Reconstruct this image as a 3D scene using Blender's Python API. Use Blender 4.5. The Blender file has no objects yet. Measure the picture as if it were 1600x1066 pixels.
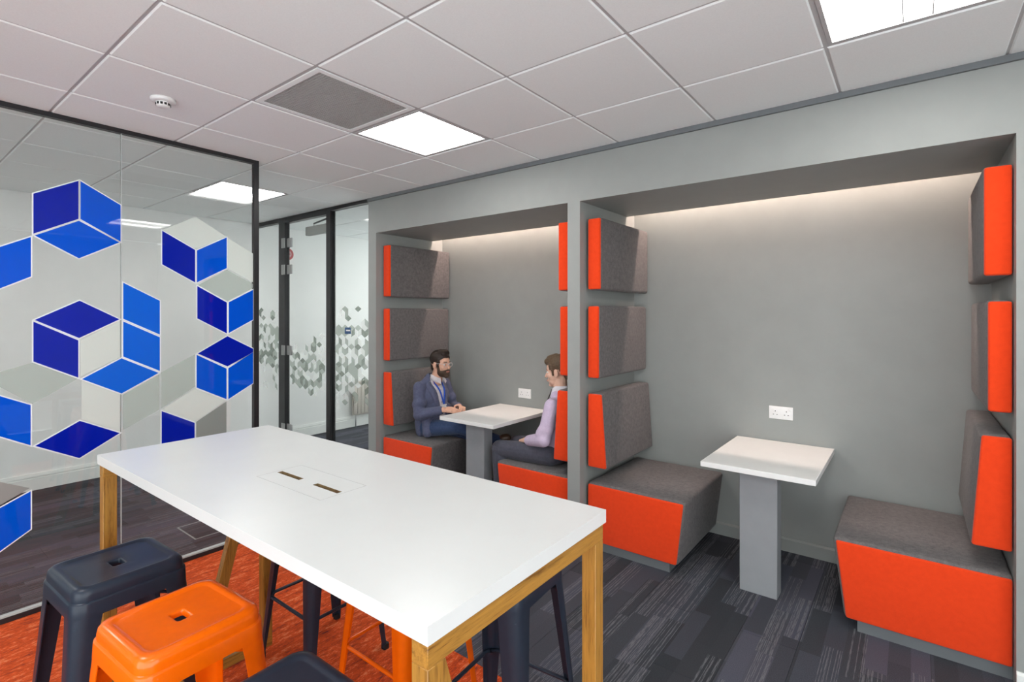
import bpy, bmesh, math, random
from mathutils import Vector, Matrix
from mathutils.bvhtree import BVHTree

random.seed(7)
scene = bpy.context.scene
COL = scene.collection
PI = math.pi
R = math.radians

# ------------------------------------------------------------------ camera, world, exposure
CAM_H = 1.587
cam_data = bpy.data.cameras.new('camera')
cam = bpy.data.objects.new('camera', cam_data)
COL.objects.link(cam)
cam.location = (0, 0, CAM_H)
cam.rotation_euler = (R(90), 0, R(37.87))
cam_data.sensor_width = 36.0
cam_data.lens = 806.0 / 1600.0 * 36.0
cam_data.shift_y = -(533.0 - 492.5) / 1600.0
cam_data.clip_start = 0.02
scene.camera = cam

world = bpy.data.worlds.new('world')
scene.world = world
world.use_nodes = True
world.node_tree.nodes['Background'].inputs['Color'].default_value = (0.92, 0.96, 1.0, 1)
world.node_tree.nodes['Background'].inputs['Strength'].default_value = 2.1

vs = scene.view_settings
vs.view_transform = 'Standard'
vs.look = 'None'
vs.gamma = 1.0
vs.use_curve_mapping = False
vs.exposure = 1.24
scene.cycles.use_denoising = True
scene.cycles.max_bounces = 10
scene.cycles.diffuse_bounces = 5
scene.cycles.glossy_bounces = 4
scene.cycles.transparent_max_bounces = 24
scene.cycles.sample_clamp_indirect = 6.0

PANEL_POWER = 7.0    # emission of the ceiling panels' diffusers
LED_POWER = 70.0      # emission of the strips in the booth coves

# ------------------------------------------------------------------ materials
def new_mat(name):
    m = bpy.data.materials.new(name)
    m.use_nodes = True
    nt = m.node_tree
    nt.nodes.clear()
    out = nt.nodes.new('ShaderNodeOutputMaterial')
    return m, nt, out

def N(nt, kind, **kw):
    n = nt.nodes.new(kind)
    for k, v in kw.items():
        if k in n.inputs:
            n.inputs[k].default_value = v
        else:
            setattr(n, k, v)
    return n

def principled(nt, out, color, rough=0.5, metal=0.0, spec=0.5, coat=0.0, sheen=0.0):
    b = nt.nodes.new('ShaderNodeBsdfPrincipled')
    b.inputs['Base Color'].default_value = (*color, 1)
    b.inputs['Roughness'].default_value = rough
    b.inputs['Metallic'].default_value = metal
    b.inputs['Specular IOR Level'].default_value = spec
    b.inputs['Coat Weight'].default_value = coat
    b.inputs['Coat Roughness'].default_value = 0.08
    b.inputs['Sheen Weight'].default_value = sheen
    nt.links.new(b.outputs[0], out.inputs[0])
    return b

def noise(nt, scale, detail=4, rough=0.6, stretch=None, coord='Object'):
    if coord == 'World':
        src = nt.nodes.new('ShaderNodeNewGeometry').outputs['Position']
    else:
        src = nt.nodes.new('ShaderNodeTexCoord').outputs[coord]
    mp = nt.nodes.new('ShaderNodeMapping')
    if stretch:
        mp.inputs['Scale'].default_value = stretch
    nt.links.new(src, mp.inputs[0])
    n = nt.nodes.new('ShaderNodeTexNoise')
    n.inputs['Scale'].default_value = scale
    n.inputs['Detail'].default_value = detail
    n.inputs['Roughness'].default_value = rough
    nt.links.new(mp.outputs[0], n.inputs['Vector'])
    return n

def ramp(nt, src, stops):
    r = nt.nodes.new('ShaderNodeValToRGB')
    e = r.color_ramp.elements
    while len(e) > 1:
        e.remove(e[-1])
    e[0].position = stops[0][0]
    e[0].color = (*stops[0][1], 1)
    for p, c in stops[1:]:
        k = e.new(p)
        k.color = (*c, 1)
    nt.links.new(src, r.inputs[0])
    return r

def bump(nt, src, bsdf, strength=0.2, dist=0.002):
    b = nt.nodes.new('ShaderNodeBump')
    b.inputs['Strength'].default_value = strength
    b.inputs['Distance'].default_value = dist
    nt.links.new(src, b.inputs['Height'])
    nt.links.new(b.outputs[0], bsdf.inputs['Normal'])

def paint(name, color, rough=0.6, var=0.04, scale=30, coat=0.0, metal=0.0, spec=0.4):
    m, nt, out = new_mat(name)
    b = principled(nt, out, color, rough, metal, spec, coat)
    n = noise(nt, scale)
    lo = tuple(c * (1 - var) for c in color)
    hi = tuple(min(1, c * (1 + var)) for c in color)
    r = ramp(nt, n.outputs[0], [(0.3, lo), (0.7, hi)])
    nt.links.new(r.outputs[0], b.inputs['Base Color'])
    return m

def fabric(name, dark, light, scale=420, rough=0.92, bstr=0.35, sheen=0.1):
    m, nt, out = new_mat(name)
    b = principled(nt, out, light, rough, 0, 0.15, 0, sheen)
    n = noise(nt, scale, 3, 0.75)
    n2 = noise(nt, scale * 0.09, 3, 0.6)
    mx = N(nt, 'ShaderNodeMath', operation='MULTIPLY_ADD')
    nt.links.new(n2.outputs[0], mx.inputs[0])
    mx.inputs[1].default_value = 0.35
    nt.links.new(n.outputs[0], mx.inputs[2])
    r = ramp(nt, mx.outputs[0], [(0.5, dark), (0.85, light)])
    nt.links.new(r.outputs[0], b.inputs['Base Color'])
    bump(nt, n.outputs[0], b, bstr, 0.0015)
    return m

def wood(name, axis, c1=(0.165, 0.070, 0.012), c2=(0.33, 0.162, 0.028)):
    st = {'x': (1.2, 22, 22), 'y': (22, 1.2, 22), 'z': (22, 22, 1.2)}[axis]
    m, nt, out = new_mat(name)
    b = principled(nt, out, c2, 0.42, 0, 0.4, 0.1)
    n = noise(nt, 4.0, 6, 0.65, st)
    st2 = tuple(s * 6 for s in st)
    n2 = noise(nt, 4.0, 3, 0.5, st2)
    mx = N(nt, 'ShaderNodeMath', operation='MULTIPLY_ADD')
    nt.links.new(n2.outputs[0], mx.inputs[0])
    mx.inputs[1].default_value = 0.4
    nt.links.new(n.outputs[0], mx.inputs[2])
    r = ramp(nt, mx.outputs[0], [(0.52, c1), (0.66, c2), (0.90, tuple(c * 1.30 for c in c2))])
    nt.links.new(r.outputs[0], b.inputs['Base Color'])
    bump(nt, n2.outputs[0], b, 0.08, 0.001)
    return m

def emit(name, color, strength):
    m, nt, out = new_mat(name)
    e = nt.nodes.new('ShaderNodeEmission')
    e.inputs[0].default_value = (*color, 1)
    e.inputs[1].default_value = strength
    nt.links.new(e.outputs[0], out.inputs[0])
    return m

def glass(name, tint=(0.970, 0.975, 0.970), gain=1.7):
    m, nt, out = new_mat(name)
    t = nt.nodes.new('ShaderNodeBsdfTransparent')
    t.inputs[0].default_value = (*tint, 1)
    g = nt.nodes.new('ShaderNodeBsdfGlossy')
    g.inputs['Roughness'].default_value = 0.0
    f = nt.nodes.new('ShaderNodeFresnel')
    f.inputs[0].default_value = 1.5
    geo = nt.nodes.new('ShaderNodeNewGeometry')
    inv = N(nt, 'ShaderNodeMath', operation='SUBTRACT')
    inv.inputs[0].default_value = gain
    mul = N(nt, 'ShaderNodeMath', operation='MULTIPLY')
    sc = N(nt, 'ShaderNodeMath', operation='MULTIPLY')
    nt.links.new(geo.outputs['Backfacing'], sc.inputs[0])
    sc.inputs[1].default_value = gain
    nt.links.new(sc.outputs[0], inv.inputs[1])
    nt.links.new(f.outputs[0], mul.inputs[0])
    nt.links.new(inv.outputs[0], mul.inputs[1])
    mul.use_clamp = True
    mix = nt.nodes.new('ShaderNodeMixShader')
    nt.links.new(mul.outputs[0], mix.inputs[0])
    nt.links.new(t.outputs[0], mix.inputs[1])
    nt.links.new(g.outputs[0], mix.inputs[2])
    nt.links.new(mix.outputs[0], out.inputs[0])
    return m

def film(name, color, opacity, gloss=True):
    """Self-adhesive vinyl on glass: part clear, part diffuse on both sides."""
    m, nt, out = new_mat(name)
    d = nt.nodes.new('ShaderNodeBsdfDiffuse')
    d.inputs[0].default_value = (*color, 1)
    tl = nt.nodes.new('ShaderNodeBsdfTranslucent')
    tl.inputs[0].default_value = (*color, 1)
    m1 = nt.nodes.new('ShaderNodeMixShader')
    m1.inputs[0].default_value = 0.45
    nt.links.new(d.outputs[0], m1.inputs[1])
    nt.links.new(tl.outputs[0], m1.inputs[2])
    t = nt.nodes.new('ShaderNodeBsdfTransparent')
    t.inputs[0].default_value = (*[min(1, 0.35 + c) for c in color], 1)
    m2 = nt.nodes.new('ShaderNodeMixShader')
    m2.inputs[0].default_value = opacity
    nt.links.new(t.outputs[0], m2.inputs[1])
    nt.links.new(m1.outputs[0], m2.inputs[2])
    last = m2
    if gloss:
        g = nt.nodes.new('ShaderNodeBsdfGlossy')
        g.inputs['Roughness'].default_value = 0.02
        m3 = nt.nodes.new('ShaderNodeMixShader')
        m3.inputs[0].default_value = 0.03
        nt.links.new(m2.outputs[0], m3.inputs[1])
        nt.links.new(g.outputs[0], m3.inputs[2])
        last = m3
    nt.links.new(last.outputs[0], out.inputs[0])
    return m

def plank_carpet(name):
    """Dark loop-pile planks: each plank has its own tone, narrow lanes change tone along their length and some carry fine pale lines."""
    m, nt, out = new_mat(name)
    b = principled(nt, out, (0.05, 0.05, 0.06), 0.95, 0, 0.1)
    L = nt.links.new
    def math_(op, a, c=None, d=None):
        n = nt.nodes.new('ShaderNodeMath'); n.operation = op
        for k, v in enumerate((a, c, d)):
            if v is None:
                continue
            if isinstance(v, (int, float)):
                n.inputs[k].default_value = v
            else:
                L(v, n.inputs[k])
        return n.outputs[0]
    def white(x, y=None):
        n = nt.nodes.new('ShaderNodeTexWhiteNoise'); n.noise_dimensions = '2D'
        c = nt.nodes.new('ShaderNodeCombineXYZ')
        L(x, c.inputs[0])
        if y is not None:
            L(y, c.inputs[1])
        L(c.outputs[0], n.inputs['Vector'])
        return n.outputs['Value']
    sep = nt.nodes.new('ShaderNodeSeparateXYZ')
    L(nt.nodes.new('ShaderNodeNewGeometry').outputs['Position'], sep.inputs[0])
    x, y = sep.outputs[0], sep.outputs[1]
    lane = math_('FLOOR', math_('DIVIDE', math_('ADD', x, 20.0), 0.0833))
    off = white(lane)
    cell = math_('FLOOR', math_('ADD', math_('DIVIDE', math_('ADD', y, 20.0), 0.44), math_('MULTIPLY', off, 9.0)))
    v = white(lane, cell)
    v2 = white(math_('ADD', lane, 400.0), cell)
    info = nt.nodes.new('ShaderNodeObjectInfo')
    tone = ramp(nt, info.outputs['Random'], [(0.0, (0.046, 0.049, 0.056)), (0.4, (0.056, 0.060, 0.070)), (0.75, (0.076, 0.076, 0.094)), (1.0, (0.064, 0.067, 0.078))])
    lane_tone = ramp(nt, v, [(0.0, (0.78, 0.80, 0.80)), (0.45, (1.0, 1.0, 1.0)), (0.8, (1.24, 1.22, 1.30)), (1.0, (1.05, 1.10, 1.16))])
    base = nt.nodes.new('ShaderNodeMix'); base.data_type = 'RGBA'; base.blend_type = 'MULTIPLY'
    base.inputs[0].default_value = 1.0
    L(tone.outputs[0], base.inputs[6]); L(lane_tone.outputs[0], base.inputs[7])
    thread = math_('FLOOR', math_('DIVIDE', math_('ADD', x, 20.0), 0.0036))
    on = math_('GREATER_THAN', white(thread, cell), 0.62)
    lined = math_('GREATER_THAN', v2, 0.52)
    dash = noise(nt, 1.0, 2, 0.6, (260, 16, 1), 'World')
    dr_ = ramp(nt, dash.outputs[0], [(0.36, (0, 0, 0)), (0.56, (1, 1, 1))])
    amt = math_('MULTIPLY', math_('MULTIPLY', math_('MULTIPLY', on, lined), dr_.outputs[0]), 0.62)
    mx = nt.nodes.new('ShaderNodeMix'); mx.data_type = 'RGBA'
    L(amt, mx.inputs[0]); L(base.outputs[2], mx.inputs[6])
    mx.inputs[7].default_value = (0.19, 0.19, 0.205, 1)
    fine = noise(nt, 330, 2, 0.7, None, 'World')
    fr = ramp(nt, fine.outputs[0], [(0.3, (0.62, 0.62, 0.62)), (0.7, (1.35, 1.35, 1.35))])
    mm = nt.nodes.new('ShaderNodeMix'); mm.data_type = 'RGBA'; mm.blend_type = 'MULTIPLY'
    mm.inputs[0].default_value = 1.0
    L(mx.outputs[2], mm.inputs[6]); L(fr.outputs[0], mm.inputs[7])
    L(mm.outputs[2], b.inputs['Base Color'])
    bump(nt, fine.outputs[0], b, 0.4, 0.002)
    return m

def orange_carpet_mat(name):
    m, nt, out = new_mat(name)
    b = principled(nt, out, (0.5, 0.1, 0.04), 0.95, 0, 0.1)
    n1 = noise(nt, 1.0, 5, 0.7, (36, 8, 1), 'World')
    n2 = noise(nt, 1.0, 3, 0.7, (210, 50, 1), 'World')
    mx = N(nt, 'ShaderNodeMath', operation='MULTIPLY_ADD')
    nt.links.new(n2.outputs[0], mx.inputs[0])
    mx.inputs[1].default_value = 0.75
    nt.links.new(n1.outputs[0], mx.inputs[2])
    r = ramp(nt, mx.outputs[0], [(0.64, (0.12, 0.034, 0.030)), (0.80, (0.46, 0.062, 0.016)), (0.97, (0.68, 0.098, 0.024)), (1.1, (0.72, 0.21, 0.09))])
    nt.links.new(r.outputs[0], b.inputs['Base Color'])
    fine = noise(nt, 300, 2, 0.7, None, 'World')
    bump(nt, fine.outputs[0], b, 0.4, 0.002)
    return m

M = dict(
    grey_wall=paint('grey_wall_paint', (0.297, 0.311, 0.296), 0.55, 0.03, 6),
    grey_trim=paint('grey_trim_paint', (0.145, 0.158, 0.165), 0.5, 0.03, 10),
    white_wall=paint('white_wall_paint', (0.85, 0.865, 0.845), 0.6, 0.02, 5),
    white_trim=paint('white_gloss_paint', (0.80, 0.82, 0.79), 0.35, 0.02, 10),
    tile=paint('ceiling_tile_white', (0.875, 0.91, 0.90), 0.9, 0.025, 180, spec=0.1),
    grid=paint('ceiling_grid_white', (0.50, 0.50, 0.50), 0.5, 0.02, 20),
    frame=paint('black_metal_frame', (0.018, 0.018, 0.02), 0.35, 0.1, 30),
    joint=paint('glass_edge_grey', (0.45, 0.48, 0.47), 0.3, 0.05, 30),
    vent=paint('vent_grey_metal', (0.42, 0.415, 0.40), 0.5, 0.05, 60),
    dark=paint('dark_void', (0.02, 0.02, 0.02), 0.8, 0.1, 30),
    plastic=paint('white_plastic', (0.80, 0.80, 0.79), 0.35, 0.02, 30),
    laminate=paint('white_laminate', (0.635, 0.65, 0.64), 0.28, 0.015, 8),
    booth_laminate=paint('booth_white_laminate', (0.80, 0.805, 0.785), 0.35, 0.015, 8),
    steel=paint('brushed_steel', (0.33, 0.335, 0.33), 0.35, 0.06, 80, metal=0.6),
    closer=paint('grey_closer_metal', (0.24, 0.25, 0.24), 0.5, 0.05, 60),
    charcoal=paint('charcoal_powder_coat', (0.018, 0.026, 0.042), 0.34, 0.05, 60, coat=0.1, spec=0.25),
    orange_metal=paint('orange_gloss_paint', (0.87, 0.138, 0.001), 0.25, 0.03, 40, coat=0.3, spec=0.25),
    rubber=paint('black_rubber', (0.012, 0.012, 0.013), 0.7, 0.1, 60),
    column=paint('grey_column_paint', (0.275, 0.287, 0.298), 0.5, 0.03, 12),
    orange_fab=fabric('orange_wool_fabric', (0.70, 0.044, 0.006), (0.84, 0.060, 0.009), 500, 0.85, 0.2, 0.15),
    grey_fab=fabric('grey_flecked_wool_fabric', (0.070, 0.066, 0.067), (0.205, 0.188, 0.184), 520),
    wood_x=wood('oak_grain_x', 'x'), wood_y=wood('oak_grain_y', 'y'), wood_z=wood('oak_grain_z', 'z'),
    slot=paint('slot_wood_brown', (0.20, 0.13, 0.06), 0.6, 0.2, 60),
    line=paint('lid_joint_grey', (0.42, 0.43, 0.42), 0.5, 0.05, 60),
    carpet=plank_carpet('grey_plank_carpet'),
    orange_carpet=orange_carpet_mat('orange_mottled_carpet'),
    glass=glass('clear_glass'),
    glass_far=glass('clear_glass_door', (0.965, 0.97, 0.965), 1.4),
    blue_dark=film('royal_blue_film', (0.003, 0.020, 0.55), 0.92),
    blue_mid=film('bright_blue_film', (0.001, 0.150, 0.82), 0.92),
    blue_light=film('sky_blue_film', (0.001, 0.205, 0.86), 0.90),
    frost_pale=film('pale_frosted_film', (0.80, 0.84, 0.80), 0.72, False),
    frost_grey=film('grey_frosted_film', (0.58, 0.62, 0.59), 0.52, False),
    frost_smoke=film('smoke_frosted_film', (0.40, 0.42, 0.40), 0.70, False),
    frost_stone=film('stone_frosted_film', (0.44, 0.44, 0.42), 0.95, False),
    frost_white=film('white_film', (0.95, 0.97, 0.98), 0.95, False),
    dot_white=film('dot_white_film', (0.84, 0.86, 0.84), 0.45, False),
    dot_grey=film('dot_grey_film', (0.50, 0.53, 0.50), 0.42, False),
    dot_smoke=film('dot_smoke_film', (0.36, 0.39, 0.36), 0.36, False),
    panel=emit('light_panel_diffuser', (1.0, 0.985, 0.96), PANEL_POWER),
    led=emit('warm_led', (1.0, 0.76, 0.66), LED_POWER),
    radiator=paint('cream_radiator_paint', (0.50, 0.46, 0.40), 0.5, 0.04, 30),
    sign_blue=paint('sign_blue', (0.04, 0.10, 0.22), 0.5, 0.03, 30),
    sign_red=paint('sign_red', (0.42, 0.03, 0.035), 0.45, 0.03, 30),
    sign_pale=paint('sign_pale_pink', (0.55, 0.33, 0.33), 0.5, 0.03, 30),
    skin=paint('skin', (0.62, 0.36, 0.255), 0.55, 0.06, 35),
    skin_fair=paint('fair_skin', (0.72, 0.45, 0.33), 0.55, 0.06, 35),
    lip=paint('lip', (0.45, 0.19, 0.15), 0.5, 0.05, 60),
    hair_dark=paint('dark_brown_hair', (0.022, 0.013, 0.009), 0.6, 0.4, 140),
    hair_brown=paint('brown_hair', (0.105, 0.066, 0.036), 0.65, 0.4, 140),
    beard=paint('brown_beard', (0.060, 0.036, 0.022), 0.75, 0.4, 160),
    eye=paint('eye_white', (0.75, 0.73, 0.70), 0.3, 0.02, 60),
    iris=paint('iris_dark', (0.03, 0.02, 0.015), 0.3, 0.1, 60),
    jacket=fabric('slate_blue_tweed', (0.060, 0.068, 0.120), (0.125, 0.135, 0.21), 500),
    shirt_check=fabric('pale_check_cotton', (0.50, 0.46, 0.48), (0.70, 0.66, 0.68), 260, 0.85, 0.1),
    shirt_lilac=fabric('lilac_cotton', (0.48, 0.39, 0.53), (0.64, 0.54, 0.68), 300, 0.85, 0.1),
    collar_white=fabric('pale_collar_cotton', (0.66, 0.64, 0.70), (0.80, 0.78, 0.82), 300, 0.85, 0.1),
    jeans=fabric('blue_denim', (0.020, 0.040, 0.095), (0.055, 0.085, 0.17), 500, 0.9, 0.2),
    slacks=fabric('dark_slate_cotton', (0.050, 0.052, 0.072), (0.095, 0.097, 0.122), 500, 0.9, 0.2),
    leather=paint('brown_leather', (0.085, 0.045, 0.026), 0.4, 0.15, 60),
    lanyard=paint('blue_ribbon', (0.02, 0.08, 0.45), 0.6, 0.05, 60),
    specs=paint('clear_spectacle_frame', (0.55, 0.50, 0.50), 0.25, 0.05, 60),
)

# ------------------------------------------------------------------ mesh helpers
class MB:
    """Collects quads and polygons into one mesh."""
    def __init__(self):
        self.v, self.f, self.m, self.mats = [], [], [], []
    def mi(self, mat):
        if mat not in self.mats:
            self.mats.append(mat)
        return self.mats.index(mat)
    def poly(self, pts, mat):
        b = len(self.v)
        self.v += [tuple(p) for p in pts]
        self.f.append(tuple(range(b, b + len(pts))))
        self.m.append(self.mi(mat))
    def box(self, x0, x1, y0, y1, z0, z1, mat):
        b = len(self.v)
        self.v += [(x0, y0, z0), (x1, y0, z0), (x1, y1, z0), (x0, y1, z0), (x0, y0, z1), (x1, y0, z1), (x1, y1, z1), (x0, y1, z1)]
        k = self.mi(mat)
        for q in ((3, 2, 1, 0), (4, 5, 6, 7), (0, 1, 5, 4), (1, 2, 6, 5), (2, 3, 7, 6), (3, 0, 4, 7)):
            self.f.append(tuple(b + i for i in q))
            self.m.append(k)
    def loops(self, loops, mat, close=True, cap0=False, cap1=False):
        n = len(loops[0])
        b = len(self.v)
        k = self.mi(mat)
        for lp in loops:
            self.v += [tuple(p) for p in lp]
        for i in range(len(loops) - 1):
            for j in range(n if close else n - 1):
                j2 = (j + 1) % n
                self.f.append((b + i * n + j, b + i * n + j2, b + (i + 1) * n + j2, b + (i + 1) * n + j))
                self.m.append(k)
        if cap0:
            self.f.append(tuple(b + j for j in reversed(range(n))))
            self.m.append(k)
        if cap1:
            self.f.append(tuple(b + (len(loops) - 1) * n + j for j in range(n)))
            self.m.append(k)
    def tube(self, pts, r, mat, n=10, r1=None):
        pts = [Vector(p) for p in pts]
        loops = []
        for i, p in enumerate(pts):
            t = (pts[min(i + 1, len(pts) - 1)] - pts[max(i - 1, 0)]).normalized()
            a = t.cross(Vector((0, 0, 1)) if abs(t.z) < 0.95 else Vector((1, 0, 0))).normalized()
            c = t.cross(a)
            rr = r if r1 is None else r + (r1 - r) * i / max(1, len(pts) - 1)
            loops.append([p + a * math.cos(2 * PI * j / n) * rr + c * math.sin(2 * PI * j / n) * rr for j in range(n)])
        self.loops(loops, mat, True, True, True)
    def lathe(self, prof, mat, n=32, cap0=True, cap1=True):
        loops = [[(r * math.cos(2 * PI * j / n), r * math.sin(2 * PI * j / n), z) for j in range(n)] for r, z in prof]
        self.loops(loops, mat, True, cap0, cap1)
    def ball(self, c, rad, mat, rot=None, nu=20, nv=12):
        c = Vector(c)
        rx, ry, rz = (rad, rad, rad) if not hasattr(rad, '__len__') else rad
        b = len(self.v)
        k = self.mi(mat)
        def P(u, w):
            p = Vector((rx * math.sin(w) * math.cos(u), ry * math.sin(w) * math.sin(u), rz * math.cos(w)))
            return c + (rot @ p if rot else p)
        self.v.append(tuple(P(0, 0)))
        for i in range(1, nv):
            for j in range(nu):
                self.v.append(tuple(P(2 * PI * j / nu, PI * i / nv)))
        self.v.append(tuple(P(0, PI)))
        last = len(self.v) - 1
        for j in range(nu):
            j2 = (j + 1) % nu
            self.f.append((b, b + 1 + j, b + 1 + j2)); self.m.append(k)
            for i in range(nv - 2):
                self.f.append((b + 1 + i * nu + j, b + 1 + (i + 1) * nu + j, b + 1 + (i + 1) * nu + j2, b + 1 + i * nu + j2)); self.m.append(k)
            self.f.append((b + 1 + (nv - 2) * nu + j, last, b + 1 + (nv - 2) * nu + j2)); self.m.append(k)
    def capsule(self, a, b_, ra, rb, mat, n=14):
        a, b_ = Vector(a), Vector(b_)
        t = (b_ - a)
        if t.length < 1e-6:
            t = Vector((0, 0, 1e-3))
        t = t.normalized()
        x = t.cross(Vector((0, 0, 1)) if abs(t.z) < 0.9 else Vector((1, 0, 0))).normalized()
        y = t.cross(x)
        loops = []
        for i in range(1, 5):
            w = PI / 2 * i / 4
            loops.append([a - t * ra * math.cos(w) + (x * math.cos(2 * PI * j / n) + y * math.sin(2 * PI * j / n)) * ra * math.sin(w) for j in range(n)])
        for i in range(0, 4):
            w = PI / 2 * i / 4
            loops.append([b_ + t * rb * math.sin(w) + (x * math.cos(2 * PI * j / n) + y * math.sin(2 * PI * j / n)) * rb * math.cos(w) for j in range(n)])
        self.loops(loops, mat, True, True, True)
    def mesh(self, name, smooth=False, normals=True):
        me = bpy.data.meshes.new(name)
        me.from_pydata(self.v, [], self.f)
        for mt in self.mats:
            me.materials.append(mt)
        me.polygons.foreach_set('material_index', self.m)
        if normals:
            bm = bmesh.new(); bm.from_mesh(me)
            bmesh.ops.recalc_face_normals(bm, faces=bm.faces)
            bm.to_mesh(me); bm.free()
        if smooth:
            me.polygons.foreach_set('use_smooth', [True] * len(me.polygons))
        me.update()
        return me

def link(name, me, parent=None, loc=(0, 0, 0), rot=(0, 0, 0)):
    o = bpy.data.objects.new(name, me)
    COL.objects.link(o)
    o.location = loc
    o.rotation_euler = rot
    if parent:
        o.parent = parent
    return o

def tag(o, label, cat, group=None):
    o['label'] = label
    o['category'] = cat
    if group:
        o['group'] = group
    return o

def thing(name, label, cat, loc=(0, 0, 0), rz=0, group=None):
    o = bpy.data.objects.new(name, None)
    o.empty_display_size = 0.1
    COL.objects.link(o)
    o.location = loc
    o.rotation_euler = (0, 0, rz)
    return tag(o, label, cat, group)

def structure(name, me, parent=None, loc=(0, 0, 0)):
    o = link(name, me, parent, loc)
    o['kind'] = 'structure'
    return o

def copy_thing(root, loc, rz, label, group=None):
    r = root.copy(); COL.objects.link(r)
    r.location = loc; r.rotation_euler = (0, 0, rz); r['label'] = label
    if group: r['group'] = group
    for ch in list(root.children):
        c = ch.copy(); COL.objects.link(c); c.parent = r
        for g in list(ch.children):
            d = g.copy(); COL.objects.link(d); d.parent = c
    return r

def boxmesh(name, x0, x1, y0, y1, z0, z1, mat, bev=0.0, seg=2):
    b = MB(); b.box(x0, x1, y0, y1, z0, z1, mat)
    me = b.mesh(name)
    return bevel_mesh(me, bev, seg) if bev else me

def bevel_mesh(me, w, seg=2, angle=30):
    bm = bmesh.new(); bm.from_mesh(me)
    bmesh.ops.remove_doubles(bm, verts=bm.verts, dist=1e-6)
    ed = [e for e in bm.edges if len(e.link_faces) == 2 and e.calc_face_angle(0) > R(angle)]
    bmesh.ops.bevel(bm, geom=ed, offset=w, offset_type='OFFSET', segments=seg, profile=0.5, affect='EDGES', clamp_overlap=True)
    for f in bm.faces:
        f.smooth = True
    bm.to_mesh(me); bm.free()
    try:
        me.set_sharp_from_angle(angle=R(40))
    except Exception:
        pass
    me.update()
    return me

def prism_mesh(name, poly, axis, a0, a1, mat, bev=0.0, seg=3):
    """poly: 2-D outline; axis 'y' -> outline is (x,z); 'x' -> outline is (y,z); 'z' -> (x,y)."""
    def P(p, a):
        return {'y': (p[0], a, p[1]), 'x': (a, p[0], p[1]), 'z': (p[0], p[1], a)}[axis]
    b = MB()
    b.loops([[P(p, a0) for p in poly], [P(p, a1) for p in poly]], mat, True, True, True)
    me = b.mesh(name)
    return bevel_mesh(me, bev, seg) if bev else me

# ------------------------------------------------------------------ structure
CEIL = 2.687
WALL_Y = 3.02         # face of the booth wall
BACK_Y = 3.88         # back of the booths
GLASS_X = -3.707
LEFT_X = -6.30
PART_Y = 3.05         # glazed partition with the door
RIGHT_X, REAR_Y, FAR_Y = 2.1, -2.45, 6.6
PILLARS = [(-4.07, -3.955), (-1.867, -1.770), (0.343, 0.46)]

# floor and its carpet pieces
floor = structure('floor', boxmesh('floor', LEFT_X, RIGHT_X, REAR_Y - 0.1, FAR_Y, -0.08, -0.006, M['dark']))
ORANGE_Y = 1.755
oc = boxmesh('orange_carpet', GLASS_X + 0.02, 0.063, -0.745, ORANGE_Y, -0.006, 0.0, M['orange_carpet'])
link('orange_carpet', oc, floor)
plank_me = boxmesh('carpet_plank', 0.0008, 0.2492, 0.0008, 0.9992, -0.006, 0.0, M['carpet'])
half_me = boxmesh('carpet_plank_half', 0.0008, 0.2492, 0.0008, 0.4992, -0.006, 0.0, M['carpet'])
def lay(x0, x1, y0, y1):
    nx = max(1, int(round((x1 - x0) / 0.25)))
    for i in range(nx):
        y = y0
        first = i % 2 == 1
        while y < y1 - 0.05:
            ln = 0.5 if first else 1.0
            first = False
            if y + ln > y1 + 0.02:
                ln = y1 - y
            me = plank_me if abs(ln - 1) < 0.01 else half_me if abs(ln - 0.5) < 0.01 else boxmesh('carpet_plank_cut', 0.0008, 0.2492, 0.0008, ln - 0.0008, -0.006, 0.0, M['carpet'])
            link('carpet_plank', me, floor, (x0 + i * 0.25, y, 0))
            y += ln
lay(-3.687, 0.563, ORANGE_Y, 3.875)
lay(0.563, 2.063, ORANGE_Y, 3.02)
lay(0.063, 2.063, -0.745, ORANGE_Y)
lay(-3.687, 2.063, REAR_Y, -0.745)
lay(LEFT_X + 0.093, GLASS_X + 0.02, -1.2, ORANGE_Y)
lay(LEFT_X + 0.093, -3.687, ORANGE_Y, 5.3)
fill = boxmesh('carpet_edge', LEFT_X, LEFT_X + 0.0925, -1.2, 5.3, -0.006, 0.0, M['carpet'])
link('carpet_edge', fill, floor)

# white wall of the corridor with a stepped skirting
structure('wall_left', boxmesh('wall_left', LEFT_X - 0.1, LEFT_X, REAR_Y, FAR_Y, -0.08, CEIL + 0.02, M['white_wall']))
sk = prism_mesh('baseboard_left', [(LEFT_X, 0), (LEFT_X + 0.02, 0), (LEFT_X + 0.02, 0.105), (LEFT_X + 0.012, 0.108), (LEFT_X + 0.012, 0.118), (LEFT_X + 0.018, 0.121), (LEFT_X + 0.012, 0.15), (LEFT_X, 0.15)], 'y', REAR_Y, FAR_Y, M['white_trim'])
structure('baseboard_left', sk)
far = MB()
far.box(LEFT_X, -4.07, FAR_Y, FAR_Y + 0.1, 0, 0.3, M['white_wall'])
far.box(LEFT_X, -4.07, FAR_Y, FAR_Y + 0.1, 2.5, CEIL + 0.02, M['white_wall'])
for xp in (LEFT_X, -5.21, -4.13):
    far.box(xp, xp + 0.06, FAR_Y, FAR_Y + 0.1, 0.3, 2.5, M['white_wall'])
structure('wall_far', far.mesh('wall_far'))
w5 = bpy.data.objects.new('added_window_far', None); COL.objects.link(w5); w5['kind'] = 'structure'  # unseen window at the corridor's end, added to brighten its white wall
for xa, xb in ((LEFT_X + 0.06, -5.21), (-5.15, -4.13)):
    link('pane', boxmesh('pane', xa, xb, FAR_Y + 0.045, FAR_Y + 0.055, 0.3, 2.5, M['glass']), w5)
rw = MB()
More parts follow.
